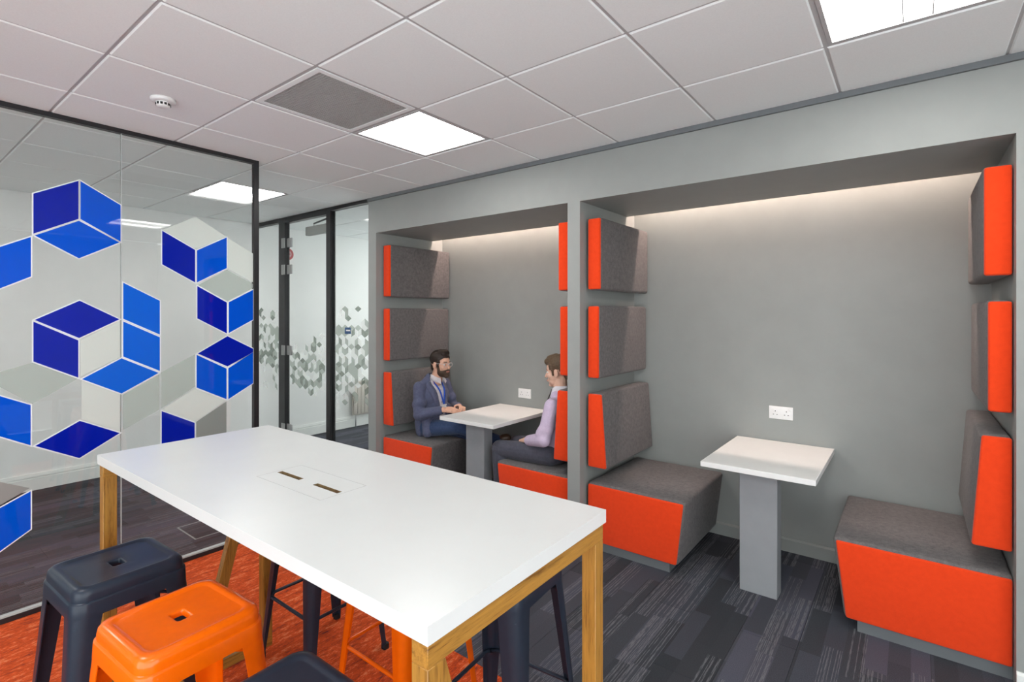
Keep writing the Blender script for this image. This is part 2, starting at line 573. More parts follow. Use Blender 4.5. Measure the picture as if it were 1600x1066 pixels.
rw.box(RIGHT_X, RIGHT_X + 0.1, 1.0, WALL_Y, 0, CEIL + 0.02, M['white_wall'])
rw.box(RIGHT_X, RIGHT_X + 0.1, REAR_Y - 0.1, 1.0, 0, 0.10, M['white_wall'])
rw.box(RIGHT_X, RIGHT_X + 0.1, REAR_Y - 0.1, 1.0, CEIL - 0.06, CEIL + 0.02, M['white_wall'])
for yp in (REAR_Y - 0.1, -1.38, -0.20):
    rw.box(RIGHT_X, RIGHT_X + 0.1, yp, yp + 0.06, 0.10, CEIL - 0.06, M['white_wall'])
structure('wall_right', rw.mesh('wall_right'))
w6 = bpy.data.objects.new('added_window_right', None); COL.objects.link(w6); w6['kind'] = 'structure'  # unseen side windows, added to lift the ceiling's right half
for ya, yb in ((REAR_Y - 0.04, -1.38), (-1.32, -0.20), (-0.14, 1.0)):
    link('pane', boxmesh('pane', RIGHT_X + 0.045, RIGHT_X + 0.055, ya, yb, 0.10, CEIL - 0.06, M['glass']), w6)
# rear facade behind the photographer: unseen windows, added to light the room
rear = MB()
rear.box(LEFT_X, RIGHT_X, REAR_Y - 0.1, REAR_Y, 0, 0.10, M['white_wall'])
rear.box(LEFT_X, RIGHT_X, REAR_Y - 0.1, REAR_Y, CEIL - 0.06, CEIL + 0.02, M['white_wall'])
rear.box(LEFT_X, -2.3, REAR_Y - 0.1, REAR_Y, 0.10, CEIL - 0.06, M['white_wall'])
bays = [-2.3 + (RIGHT_X + 2.3 - 0.06) * k / 4 for k in range(5)]
for xp in bays:
    rear.box(xp, xp + 0.06, REAR_Y - 0.1, REAR_Y, 0.10, CEIL - 0.06, M['white_wall'])
structure('wall_rear', rear.mesh('wall_rear'))
w4 = bpy.data.objects.new('added_window_rear', None); COL.objects.link(w4); w4['kind'] = 'structure'
for xa, xb in zip(bays[:-1], bays[1:]):
    link('pane', boxmesh('pane', xa + 0.06, xb, REAR_Y - 0.055, REAR_Y - 0.045, 0.10, CEIL - 0.06, M['glass']), w4)

# booth wall: pillars and bulkhead in one painted piece
b = MB()
for x0, x1 in PILLARS[:2] + [(PILLARS[2][0], RIGHT_X)]:
    structure('pillar', boxmesh('pillar', x0, x1, WALL_Y, BACK_Y, 0, 2.355, M['grey_wall']))
b.box(-4.07, RIGHT_X, WALL_Y, 3.735, 2.355, CEIL + 0.003, M['grey_wall'])
for x0, x1 in PILLARS[:2]:
    b.box(x0, x1, 3.735, BACK_Y, 2.355, CEIL + 0.003, M['grey_wall'])
b.box(-4.07, RIGHT_X, 3.735, BACK_Y, CEIL + 0.003, CEIL + 0.03, M['grey_wall'])
structure('wall_front', b.mesh('wall_front'))
structure('wall_back', boxmesh('wall_back', -4.07, RIGHT_X, BACK_Y, BACK_Y + 0.1, 0, CEIL + 0.03, M['grey_wall']))
structure('wall_side', boxmesh('wall_side', -4.07, -3.97, BACK_Y + 0.1, FAR_Y, 0, CEIL + 0.02, M['white_wall']))
structure('trim_1', boxmesh('trim_1', -4.07, RIGHT_X, WALL_Y - 0.016, WALL_Y, CEIL - 0.030, CEIL + 0.002, M['grey_trim'], 0.002, 1))
def skirting(name, x0, x1, y, mat):
    return structure(name, prism_mesh(name, [(y, 0), (y - 0.015, 0), (y - 0.015, 0.078), (y - 0.006, 0.088), (y, 0.088)], 'x', x0, x1, mat))
skirting('baseboard_back', -1.770, 0.343, BACK_Y, M['grey_wall'])
skirting('baseboard_rear', -3.955, -1.867, BACK_Y, M['grey_wall'])
skirting('baseboard_right', 0.343, RIGHT_X, WALL_Y, M['white_trim'])
skirting('baseboard_front', -4.07, -3.955, WALL_Y, M['white_trim'])
skirting('baseboard_middle', -1.867, -1.770, WALL_Y, M['white_trim'])

# ceiling: deck above, a recessed grid and the 600 mm tiles hanging a little below it
ceiling = structure('ceiling', boxmesh('ceiling', LEFT_X, RIGHT_X, REAR_Y, FAR_Y, CEIL + 0.045, CEIL + 0.12, M['grid']))
GX0, GY0 = 0.314, 1.87
xs = [GX0 + 0.6 * k for k in range(-11, 4)]
ys = [GY0 + 0.6 * k for k in range(-7, 9)]
def tile_mesh(name, w, d):
    g, t, z = 0.008, 0.003, CEIL
    b = MB()
    L = lambda m, zz: [(m, m, zz), (w - m, m, zz), (w - m, d - m, zz), (m, d - m, zz)]
    b.loops([L(g - t, z + 0.03), L(g - t, z + 0.0055), L(g, z + 0.0025), L(g + 0.003, z), ], M['tile'], True, True, True)
    return b.mesh(name)
tile_full = tile_mesh('ceiling_tile', 0.6, 0.6)
tile_cut = tile_mesh('ceiling_tile_cut', 0.6, WALL_Y - 2.47)
LIGHTS = {(-2.686, 1.87), (-0.286, 1.87), (-5.086, 1.87), (-2.686, -0.53), (-0.286, -0.53), (-5.086, -0.53), (-5.086, 4.27)}
VENT = (-2.686, 1.27)
def at_cell(cells, x, y):
    return any(abs(cx - x) < 0.02 and abs(cy - y) < 0.02 for cx, cy in cells)
for x in xs[:-1]:
    for y in ys[:-1]:
        if x + 0.6 > RIGHT_X + 0.01 or y < REAR_Y:
            continue
        if at_cell(LIGHTS, x, y) or at_cell([VENT], x, y):
            continue
        if y > 2.9 and x > -4.2:
            continue
        cut = abs(y - 2.47) < 0.02
        link('ceiling_tile', tile_cut if cut else tile_full, ceiling, (x, y, 0))
for x in xs:
    y1 = 3.02 if x > -4.2 else FAR_Y
    link('grid_bar', boxmesh('grid_bar', x - 0.012, x + 0.012, REAR_Y, y1, CEIL + 0.005, CEIL + 0.04, M['grid']), ceiling)
for y in ys:
    x1 = RIGHT_X if y < 3.0 else -4.08
    link('cross_bar', boxmesh('cross_bar', LEFT_X, x1, y - 0.012, y + 0.012, CEIL + 0.0055, CEIL + 0.04, M['grid']), ceiling)

# ------------------------------------------------------------------ glazed screens
def rhomb(name, pts, x, mat, t=0.0006):
    b = MB()
    b.loops([[(x, p[0], p[1]) for p in pts], [(x + t, p[0], p[1]) for p in pts]], mat, True, True, True)
    return b.mesh(name)

def grow(pts, d):
    """Outline moved outwards by d (convex polygon)."""
    n = len(pts)
    ar = sum(pts[i][0] * pts[(i + 1) % n][1] - pts[(i + 1) % n][0] * pts[i][1] for i in range(n))
    s = 1 if ar > 0 else -1
    out = []
    for i in range(n):
        p0, p1, p2 = Vector(pts[i - 1]), Vector(pts[i]), Vector(pts[(i + 1) % n])
        e1, e2 = (p1 - p0).normalized(), (p2 - p1).normalized()
        n1, n2 = Vector((e1.y, -e1.x)) * s, Vector((e2.y, -e2.x)) * s
        bis = (n1 + n2).normalized()
        k = d / max(0.35, bis.dot(n1))
        out.append((p1.x + bis.x * k, p1.y + bis.y * k))
    return out

BLUE = [
    ('dark', [(0.604, 2.234), (0.792, 2.341), (0.792, 2.127), (0.604, 2.021)]),
    ('mid', [(0.801, 2.341), (0.987, 2.237), (0.987, 2.022), (0.801, 2.128)]),
    ('mid', [(0.609, 2.012), (0.794, 2.117), (0.981, 2.016), (0.794, 1.906)]),
    ('mid', [(0.409, 1.899), (0.594, 2.002), (0.594, 1.792), (0.409, 1.685)]),
    ('dark', [(0.609, 1.561), (0.797, 1.668), (0.981, 1.562), (0.795, 1.458)]),
    ('dark', [(0.604, 1.552), (0.791, 1.445), (0.791, 1.236), (0.604, 1.34)]),
    ('light', [(1.0, 1.779), (1.188, 1.676), (1.188, 1.466), (1.0, 1.565)]),
    ('light', [(1.0, 1.549), (1.188, 1.449), (1.188, 1.24), (1.0, 1.341)]),
    ('light', [(0.808, 1.226), (0.992, 1.331), (1.182, 1.228), (0.992, 1.123)]),
    ('dark', [(1.201, 2.114), (1.388, 2.012), (1.388, 1.8), (1.201, 1.904)]),
    ('mid', [(1.399, 2.01), (1.584, 2.117), (1.584, 1.908), (1.399, 1.801)]),
    ('dark', [(1.401, 1.777), (1.585, 1.673), (1.585, 1.462), (1.401, 1.565)]),
    ('mid', [(1.598, 1.675), (1.762, 1.766), (1.762, 1.555), (1.598, 1.464)]),
    ('dark', [(1.404, 1.335), (1.589, 1.443), (1.762, 1.348), (1.762, 1.324), (1.589, 1.236)]),
    ('mid', [(1.397, 1.327), (1.583, 1.222), (1.583, 1.013), (1.397, 1.113)]),
    ('mid', [(1.595, 1.223), (1.762, 1.323), (1.762, 1.104), (1.595, 1.011)]),
    ('dark', [(1.198, 0.988), (1.385, 0.884), (1.385, 0.665), (1.198, 0.758)]),
    ('mid', [(0.409, 1.207), (0.593, 1.109), (0.593, 0.895), (0.409, 1.005)]),
    ('dark', [(0.611, 0.888), (0.798, 0.992), (0.983, 0.89), (0.796, 0.783)]),
    ('mid', [(0.409, 0.564), (0.593, 0.651), (0.593, 0.45), (0.409, 0.331)]),
]
FROST = [
    ('pale', [(1.201, 2.117), (1.39, 2.229), (1.584, 2.121), (1.393, 2.023)]),
    ('pale', [(1.591, 2.113), (1.762, 2.024), (1.762, 1.819), (1.591, 1.907)]),
    ('grey', [(1.407, 1.784), (1.587, 1.896), (1.762, 1.808), (1.762, 1.78), (1.591, 1.683)]),
    ('pale', [(0.802, 1.446), (0.983, 1.551), (0.983, 1.339), (0.802, 1.242)]),
    ('grey', [(1.197, 1.229), (1.386, 1.33), (1.386, 1.119), (1.197, 1.006)]),
    ('grey', [(0.999, 1.114), (1.185, 1.217), (1.185, 0.999), (0.999, 0.905)]),
    ('smoke', [(1.395, 0.889), (1.583, 0.997), (1.583, 0.771), (1.395, 0.672)]),
    ('pale', [(1.202, 0.999), (1.388, 1.106), (1.578, 1.004), (1.39, 0.892)]),
    ('grey', [(0.409, 1.273), (0.6, 1.333), (0.789, 1.229), (0.6, 1.115)]),
    ('pale', [(0.806, 1.22), (0.985, 1.117), (0.985, 0.9), (0.806, 1.0)]),
    ('stone', [(0.409, 0.767), (0.59, 0.669), (0.409, 0.576)]),
]
win = bpy.data.objects.new('window_1', None)
COL.objects.link(win)
win['kind'] = 'structure'
win['label'] = 'frameless glass screen with blue cube film and black edge trim'
G_END = 1.80
link('top_rail', boxmesh('top_rail', GLASS_X - 0.018, GLASS_X + 0.018, REAR_Y, G_END, CEIL - 0.026, CEIL + 0.001, M['frame']), win)
link('bottom_rail', boxmesh('bottom_rail', GLASS_X - 0.018, GLASS_X + 0.018, REAR_Y, G_END, 0.0, 0.026, M['frame']), win)
link('glazing_strip', boxmesh('glazing_strip', GLASS_X - 0.014, GLASS_X + 0.014, REAR_Y, G_END - 0.034, 0.026, 0.036, M['joint']), win)
link('end_post', boxmesh('end_post', GLASS_X - 0.018, GLASS_X + 0.018, G_END - 0.034, G_END, 0.026, CEIL - 0.026, M['frame']), win)
edges = [REAR_Y, -1.05, -0.03, 0.991, G_END - 0.034]
for a, c in zip(edges[:-1], edges[1:]):
    link('pane', boxmesh('pane', GLASS_X - 0.006, GLASS_X + 0.006, a + 0.002, c - 0.002, 0.026, CEIL - 0.026, M['glass']), win)
for e in edges[1:-1]:
    link('pane_joint', boxmesh('pane_joint', GLASS_X - 0.0065, GLASS_X + 0.0065, e - 0.002, e + 0.002, 0.026, CEIL - 0.026, M['joint']), win)
FX = GLASS_X + 0.0066
for tone, pts in BLUE:
    o = link('blue_film', rhomb('blue_film', pts, FX + 0.0012, M['blue_' + tone]), win)
    link('film_border', rhomb('film_border', grow(pts, 0.006), FX, M['frost_white']), o)
for tone, pts in FROST:
    link('frosted_film', rhomb('frosted_film', pts, FX + 0.0004, M['frost_' + tone], 0.0004), win)

# glazed partition across the corridor: side pane, door, side pane
def frame_box(name, x0, x1, z0, z1, parent, d=0.03, mat=None, y=PART_Y):
    return link(name, boxmesh(name, x0, x1, y - d, y + d, z0, z1, mat or M['frame']), parent)
w2 = bpy.data.objects.new('window_2', None); COL.objects.link(w2); w2['kind'] = 'structure'
w3 = bpy.data.objects.new('window_3', None); COL.objects.link(w3); w3['kind'] = 'structure'
door = bpy.data.objects.new('door_1', None); COL.objects.link(door); door['kind'] = 'structure'
w2['label'] = 'narrow glass side panel left of the glass door'
w3['label'] = 'glass side panel between the glass door and the grey wall'
door['label'] = 'clear glass office door with steel hinges and overhead closer'
frame_box('top_rail', LEFT_X, -5.73, 2.645, CEIL, w2)
frame_box('bottom_rail', LEFT_X, -5.73, 0, 0.03, w2)
frame_box('pane', LEFT_X + 0.005, -5.73, 0.03, 2.645, w2, 0.005, M['glass_far'])
frame_box('jamb', -5.73, -5.60, 0, CEIL, door)
frame_box('head', -5.60, -4.775, 2.625, CEIL, door)
frame_box('jamb', -4.775, -4.70, 0, CEIL, door)
frame_box('door_leaf', -5.59, -4.785, 0.012, 2.615, door, 0.005, M['glass_far'])
frame_box('top_rail', -4.70, -4.071, 2.655, CEIL, w3)
frame_box('bottom_rail', -4.70, -4.071, 0, 0.03, w3)
frame_box('pane', -4.70, -4.071, 0.03, 2.655, w3, 0.005, M['glass_far'])
for z in (2.40, 2.10, 1.19, 0.31):
    hi = link('hinge', boxmesh('hinge', -5.655, -5.585, PART_Y - 0.042, PART_Y - 0.030, z - 0.055, z + 0.055, M['steel'], 0.003, 1), door)
    link('hinge_plate', boxmesh('hinge_plate', -5.58, -5.475, PART_Y - 0.018, PART_Y - 0.005, z - 0.052, z + 0.052, M['steel'], 0.003, 1), hi)
cl = link('door_closer', boxmesh('door_closer', -5.23, -4.79, PART_Y + 0.006, PART_Y + 0.055, 2.452, 2.545, M['closer'], 0.004, 1), door)
b = MB(); b.tube([(-5.10, PART_Y + 0.03, 2.545), (-5.10, PART_Y + 0.03, 2.575), (-5.08, PART_Y + 0.035, 2.578), (-4.83, PART_Y + 0.045, 2.61)], 0.009, M['frame'])
link('closer_arm', b.mesh('closer_arm', True), cl)

# bands of small frosted rhombs on the partition glass (too many and too faint to count)
def band(name, parent, x0, x1, centre, half, seed):
    rnd = random.Random(seed)
    s = 0.062
    hx = s * math.cos(R(30))
    b = MB()
    rows = int(1.4 / (s * 1.5)) + 2
    cols = int((x1 - x0) / (2 * hx)) + 2
    y = PART_Y - 0.0056
    for r in range(rows):
        cz = 0.5 + r * 1.5 * s
        for c in range(cols):
            cx = x0 + (2 * c + (r % 2)) * hx
            dz = abs(cz - centre(cx)) / half(cx)
            if dz > 1.15:
                continue
            P = [(cx + s * math.cos(R(30 + 60 * k)), cz + s * math.sin(R(30 + 60 * k))) for k in range(6)]
            C = (cx, cz)
            for k in (0, 2, 4):
                keep = 0.8 if dz < 0.75 else 0.35
                if rnd.random() > keep:
                    continue
                q = [C, P[k], P[(k + 1) % 6], P[(k + 2) % 6]]
                if any(px < x0 + 0.004 or px > x1 - 0.004 for px, _ in q):
                    continue
                mat = M['dot_white'] if rnd.random() < 0.36 else M['dot_smoke'] if rnd.random() < 0.35 else M['dot_grey']
                b.loops([[(p[0], y, p[1]) for p in q], [(p[0], y - 0.0005, p[1]) for p in q]], mat, True, True, True)
    o = link(name, b.mesh(name), parent)
    o['kind'] = 'stuff'
    return o
band('frosted_pattern', w2, LEFT_X + 0.01, -5.735, lambda x: 1.16 + 0.05 * math.sin(x * 5), lambda x: 0.40, 3)
band('frosted_pattern', door, -5.585, -4.79, lambda x: 1.02 + 0.12 * (x + 5.2), lambda x: 0.20 + 0.14 * (x + 5.6), 5)
band('frosted_pattern', w3, -4.695, -4.075, lambda x: 1.17 + 0.15 * (x + 4.4), lambda x: 0.42, 8)

# ------------------------------------------------------------------ ceiling fittings
def light_fitting(x, y, label):
    t = thing('ceiling_light', label, 'light', (x + 0.3, y + 0.3, CEIL), 0, 'square ceiling light panels')
    f = MB()
    o_, i_ = 0.287, 0.272
    L = lambda m, z: [(-m, -m, z), (m, -m, z), (m, m, z), (-m, m, z)]
    f.loops([L(o_, 0.03), L(o_, 0.002), L(i_, 0.002), L(i_, 0.02)], M['grid'])
    link('frame', f.mesh('frame'), t)
    for xa, xb in ((-0.271, -0.046), (-0.041, 0.041), (0.046, 0.271)):
        d = MB()
        n = 9
        ring = []
        for i in range(n):
            u = i / (n - 1)
            ring.append((xa + (xb - xa) * u, 0.016 - 0.006 * math.sin(PI * u)))
        d.loops([[(px, -0.271, pz) for px, pz in ring], [(px, 0.271, pz) for px, pz in ring]], M['panel'], False)
        link('diffuser', d.mesh('diffuser', True, False), t)
    for xc in (-0.0435, 0.0435):
        link('divider', boxmesh('divider', xc - 0.002, xc + 0.002, -0.271, 0.271, 0.004, 0.02, M['grid']), t)
    return t
light_fitting(-2.686, 1.87, 'bright square ceiling light panel beside the grey grille')
light_fitting(-0.286, 1.87, 'square ceiling light panel in front of the empty booth')
light_fitting(-5.086, 1.87, 'square ceiling light panel in the corridor behind the glass screen')
light_fitting(-5.086, 4.27, 'square ceiling light panel beyond the glass door')
light_fitting(-2.686, -0.53, 'square ceiling light panel out of view over the table side of the room')  # this unseen row repeats the panel spacing and is added for its light
light_fitting(-0.286, -0.53, 'square ceiling light panel out of view behind the photographer')
light_fitting(-5.086, -0.53, 'square ceiling light panel out of view at the near corridor')

vent = thing('air_vent', 'square grey egg-crate air grille in the white tiled ceiling', 'vent', (-2.386, 1.57, CEIL))
f = MB()
L = lambda m, z: [(-m, -m, z), (m, -m, z), (m, m, z), (-m, m, z)]
f.loops([L(0.287, 0.02), L(0.287, 0.001), L(0.260, 0.001), L(0.260, 0.02)], M['tile'])
link('frame', f.mesh('frame'), vent)
link('backing', boxmesh('backing', -0.256, 0.256, -0.256, 0.256, 0.016, 0.02, M['closer']), vent)
g = MB()
n = 34
for i in range(n + 1):
    u = -0.255 + 0.51 * i / n
    g.box(u - 0.0016, u + 0.0016, -0.255, 0.255, 0.003, 0.015, M['vent'])
    g.box(-0.255, 0.255, u - 0.0030, u + 0.0030, 0.0035, 0.0155, M['vent'])
gr = link('grille', g.mesh('grille'), vent)
gr['kind'] = 'stuff'

sd = thing('smoke_detector', 'round white smoke detector on the ceiling near the glass screen', 'detector', (-3.015, 0.983, CEIL))
b = MB(); b.lathe([(0.0, 0.0), (0.054, 0.0), (0.056, -0.004), (0.055, -0.012), (0.048, -0.017), (0.036, -0.019)], M['plastic'], 40)
link('base', b.mesh('base', True), sd)
b = MB(); b.lathe([(0.031, -0.018), (0.033, -0.020), (0.033, -0.030), (0.030, -0.038), (0.024, -0.043), (0.0, -0.044)], M['plastic'], 40)
link('sensor_head', b.mesh('sensor_head', True), sd)
for k in range(12):
    a = 2 * PI * k / 12
    c = MB(); c.box(0.0315, 0.0338, -0.0055, 0.0055, -0.0345, -0.0235, M['dark'])
    link('inlet_slot', c.mesh('inlet_slot'), sd, (0, 0, 0), (0, 0, a))

for nm, x0, x1, lab in (('led_strip', -3.94, -1.88, 'warm white LED strip in the cove of the booth with the two men'), ('led_strip', -1.755, 0.33, 'warm white LED strip in the cove of the empty booth')):
    t = thing(nm, lab, 'light', (x0, 3.808, CEIL + 0.003))
    link('channel', boxmesh('channel', 0, x1 - x0, -0.016, 0.016, -0.040, 0.0, M['grid']), t)
    link('emitter', boxmesh('emitter', 0, x1 - x0, -0.010, 0.010, -0.054, -0.040, M['led'], 0.003, 2), t)

# ------------------------------------------------------------------ things on the corridor side
rad = thing('radiator', 'low cream panel radiator on the white wall beyond the glass door', 'radiator', (LEFT_X + 0.021, 4.36, 0))
b = MB(); b.box(0.03, 0.05, 0, 0.9, 0.17, 0.62, M['radiator'])
link('body', b.mesh('body'), rad)
for k in range(15):
    link('fin', boxmesh('fin', 0.05, 0.072, 0.002 + k * 0.0595, 0.0585 + k * 0.0595, 0.19, 0.60, M['radiator'], 0.008, 2), rad)
link('top_grille', boxmesh('top_grille', 0.0, 0.074, 0, 0.9, 0.62, 0.64, M['radiator'], 0.004, 1), rad)
for yy in (0.1, 0.8):
    link('bracket', boxmesh('bracket', 0.0, 0.03, yy - 0.02, yy + 0.02, 0.2, 0.58, M['radiator']), rad)
b = MB(); b.tube([(0.045, 0.05, 0.17), (0.045, 0.05, 0.0)], 0.009, M['steel'])
link('pipe', b.mesh('pipe', True), rad)

sg = thing('wall_sign', 'small blue sign plate on the glass right of the glass door', 'sign', (-4.43, PART_Y - 0.007, 1.432))
link('plate', boxmesh('plate', -0.05, 0.05, -0.003, 0.0, -0.032, 0.032, M['sign_blue'], 0.001, 1), sg)
link('pale_line', boxmesh('pale_line', -0.026, 0.042, -0.0036, -0.003, -0.004, 0.009, M['plastic']), sg)
rs = thing('warning_disc', 'round red warning disc on the white wall behind the glass door', 'sign', (LEFT_X, 3.44, 2.365))
b = MB(); b.lathe([(0.0, 0.0), (0.075, 0.0), (0.075, 0.006), (0.05, 0.009), (0.0, 0.009)], M['sign_red'], 32)
link('disc', b.mesh('disc'), rs, (0, 0, 0), (0, R(90), 0))
b = MB(); b.lathe([(0.0, 0.009), (0.045, 0.009), (0.045, 0.0105), (0.0, 0.0105)], M['sign_pale'], 32)
link('centre', b.mesh('centre'), rs, (0, 0, 0), (0, R(90), 0))
link('bar', boxmesh('bar', 0.0105, 0.012, -0.03, 0.03, -0.008, 0.008, M['sign_red']), rs)

fb = thing('floor_box', 'square metal-edged floor box lid set in the dark carpet behind the glass', 'floor box', (-4.165, 1.665, 0))
f = MB()
o_, i_ = 0.165, 0.155
f.loops([[(sx * m, sy * m, z) for sx, sy in ((-1, -1), (1, -1), (1, 1), (-1, 1))] for m, z in ((o_, 0.0), (o_, 0.003), (i_, 0.003), (i_, 0.0))], M['steel'])
link('frame', f.mesh('frame'), fb)
link('lid', boxmesh('lid', -i_, i_, -i_, i_, 0.0, 0.0018, M['carpet']), fb)

# ------------------------------------------------------------------ booths
SEAT_TOP = 0.455
Y0, Y1 = 3.092, 3.870
def mirror(pts, s):
    return [(x * s, z) for x, z in pts]
def cushion_parts(t, outline, s, inset_front):
    """A block with grey cover and an orange end panel; outline is (distance from wall, z)."""
    body = prism_mesh('cover', mirror(outline, s), 'y', Y0, Y1, M['grey_fab'], 0.018, 4)
    link('cover', body, t)
    front = prism_mesh('end_panel', mirror(inset_front, s), 'y', Y0 - 0.010, Y0 + 0.015, M['orange_fab'], 0.010, 4)
    o = link('end_panel', front, t)
    return o
def shrink(pts, d):
    return grow(pts, -d)

BACKS = [
    ('upper', [(0.025, 1.757), (0.122, 1.757), (0.122, 2.245), (0.025, 2.245)]),
    ('middle', [(0.025, 1.158), (0.107, 1.158), (0.107, 1.652), (0.025, 1.652)]),
    ('lumbar', [(0.025, 0.556), (0.162, 0.556), (0.128, 1.058), (0.025, 1.058)]),
]
UPP = {'upper': [(0.025, 1.757), (0.120, 1.757), (0.120, 2.245), (0.025, 2.245)]}
SEAT_OUT = [(0.022, 0.058), (0.640, 0.058), (0.690, SEAT_TOP), (0.022, SEAT_TOP)]
BOOTHS = [
    (-3.955, 1, 'left bench of the booth with the two men', 'behind the man in the blue jacket'),
    (-1.867, -1, 'right bench of the booth with the two men', 'behind the man in the lilac shirt'),
    (-1.770, 1, 'left bench of the empty booth', 'on the left side of the empty booth'),
    (0.343, -1, 'right bench of the empty booth', 'on the right side of the empty booth'),
]
for wx, s, where, behind in BOOTHS:
    if wx > 0:
        wx += 0.021
    t = thing('booth_bench', 'grey and orange upholstered seat block, ' + where, 'bench', (wx, 0, 0), 0, 'upholstered booth seat blocks')
    cushion_parts(t, SEAT_OUT, s, [(0.024, 0.062), (0.632, 0.062), (0.676, SEAT_TOP - 0.014), (0.024, SEAT_TOP - 0.014)])
    pl = prism_mesh('plinth', mirror([(0.022, 0.0), (0.585, 0.0), (0.585, 0.060), (0.022, 0.060)], s), 'y', Y0 + 0.015, Y1, M['grey_trim'])
    link('plinth', pl, t)
    for kind, out in BACKS:
        word = {'upper': 'topmost wall cushion ', 'middle': 'middle wall cushion ', 'lumbar': 'wedge-shaped lowest back cushion '}[kind]
        c = thing('back_cushion', 'grey and orange ' + word + behind, 'cushion', (wx, 0, 0), 0, 'wall cushions of the booths')
        if kind == 'upper':
            out = UPP['upper']
        x_in = [(p[0] if p[0] < 0.03 else p[0] - 0.004, p[1]) for p in out]
        zz = sorted(set(p[1] for p in out))
        x_in = [(p[0], p[1] + (0.004 if p[1] == zz[0] else -0.005)) for p in x_in]
        cushion_parts(c, out, s, x_in)
        z0, z1 = zz[0], zz[-1]
        link('backing_board', prism_mesh('backing_board', mirror([(0.0215 if wx > 0 else 0.0, z0 + 0.05), (0.03, z0 + 0.05), (0.03, z1 - 0.05), (0.0215 if wx > 0 else 0.0, z1 - 0.05)], s), 'y', Y0 + 0.05, Y1 - 0.03, M['grey_trim']), c)

def booth_table(xc, col_x, label):
    t = thing('booth_table', label, 'table', (xc, 0, 0), 0, 'small white booth tables')
    link('tabletop', boxmesh('tabletop', -0.295, 0.295, 3.072, 3.876, 0.699, 0.730, M['booth_laminate'], 0.002, 1), t)
    link('column', boxmesh('column', col_x - xc - 0.099, col_x - xc + 0.099, 3.17, 3.275, 0.0, 0.699, M['column'], 0.002, 1), t)
    link('support_rail', boxmesh('support_rail', col_x - xc - 0.03, col_x - xc + 0.03, 3.275, 3.876, 0.66, 0.699, M['column']), t)
    return t
booth_table(-2.868, -2.853, 'small white table between the two seated men')
booth_table(-0.692, -0.6955, 'small white table on a grey column in the empty booth')

def socket(x, z, label):
    t = thing('wall_socket', label, 'socket', (x, BACK_Y, z), 0, 'double wall sockets above booth tables')
    link('plate', boxmesh('plate', -0.073, 0.073, -0.009, 0.0, -0.043, 0.043, M['plastic'], 0.003, 2), t)
    for s in (-1, 1):
        link('rocker_switch', boxmesh('rocker_switch', s * 0.052 - 0.007, s * 0.052 + 0.007, -0.0125, -0.009, 0.014, 0.032, M['plastic'], 0.0015, 1), t)
        for dx, dz, w, h in ((0, 0.011, 0.004, 0.009), (-0.011, -0.012, 0.007, 0.004), (0.011, -0.012, 0.007, 0.004)):
            cx = s * 0.034 + dx
            link('pin_hole', boxmesh('pin_hole', cx - w / 2, cx + w / 2, -0.0096, -0.0088, dz - h / 2, dz + h / 2, M['dark']), t)
    return t
socket(-2.863, 0.855, 'white double socket above the table between the two men')
socket(-0.707, 0.924, 'white double socket on the grey wall of the empty booth')

# ------------------------------------------------------------------ the high table
TT = 1.05
tbl = thing('high_table', 'long white high table on an oak frame with orange and charcoal stools around it', 'table', (-1.572, 0.935, 0), R(0.8))
HX, HY = 0.9075, 0.336
def slab_with_holes(name, xs_, ys_, holes, z0, z1, mat, inner):
    b = MB()
    for i in range(len(xs_) - 1):
        for j in range(len(ys_) - 1):
            x0, x1, y0, y1 = xs_[i], xs_[i + 1], ys_[j], ys_[j + 1]
            if (i, j) in holes:
                for q in ([(x0, y0), (x1, y0)], [(x1, y0), (x1, y1)], [(x1, y1), (x0, y1)], [(x0, y1), (x0, y0)]):
                    b.poly([(*q[0], z1), (*q[1], z1), (*q[1], z0), (*q[0], z0)], inner)
                b.poly([(x0, y0, z0 + 0.002), (x1, y0, z0 + 0.002), (x1, y1, z0 + 0.002), (x0, y1, z0 + 0.002)], inner)
            else:
                b.poly([(x0, y0, z1), (x1, y0, z1), (x1, y1, z1), (x0, y1, z1)], mat)
            b.poly([(x0, y0, z0), (x0, y1, z0), (x1, y1, z0), (x1, y0, z0)], mat)
    X0, X1, Y0_, Y1_ = xs_[0], xs_[-1], ys_[0], ys_[-1]
    for (ax, ay), (bx_, by) in (((X0, Y0_), (X1, Y0_)), ((X1, Y0_), (X1, Y1_)), ((X1, Y1_), (X0, Y1_)), ((X0, Y1_), (X0, Y0_))):
        b.poly([(ax, ay, z0), (bx_, by, z0), (bx_, by, z1), (ax, ay, z1)], mat)
    me = b.mesh(name, False, False)
    return me
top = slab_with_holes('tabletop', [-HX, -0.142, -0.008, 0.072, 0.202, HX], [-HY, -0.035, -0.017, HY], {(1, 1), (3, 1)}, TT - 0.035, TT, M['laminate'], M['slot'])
link('tabletop', top, tbl)
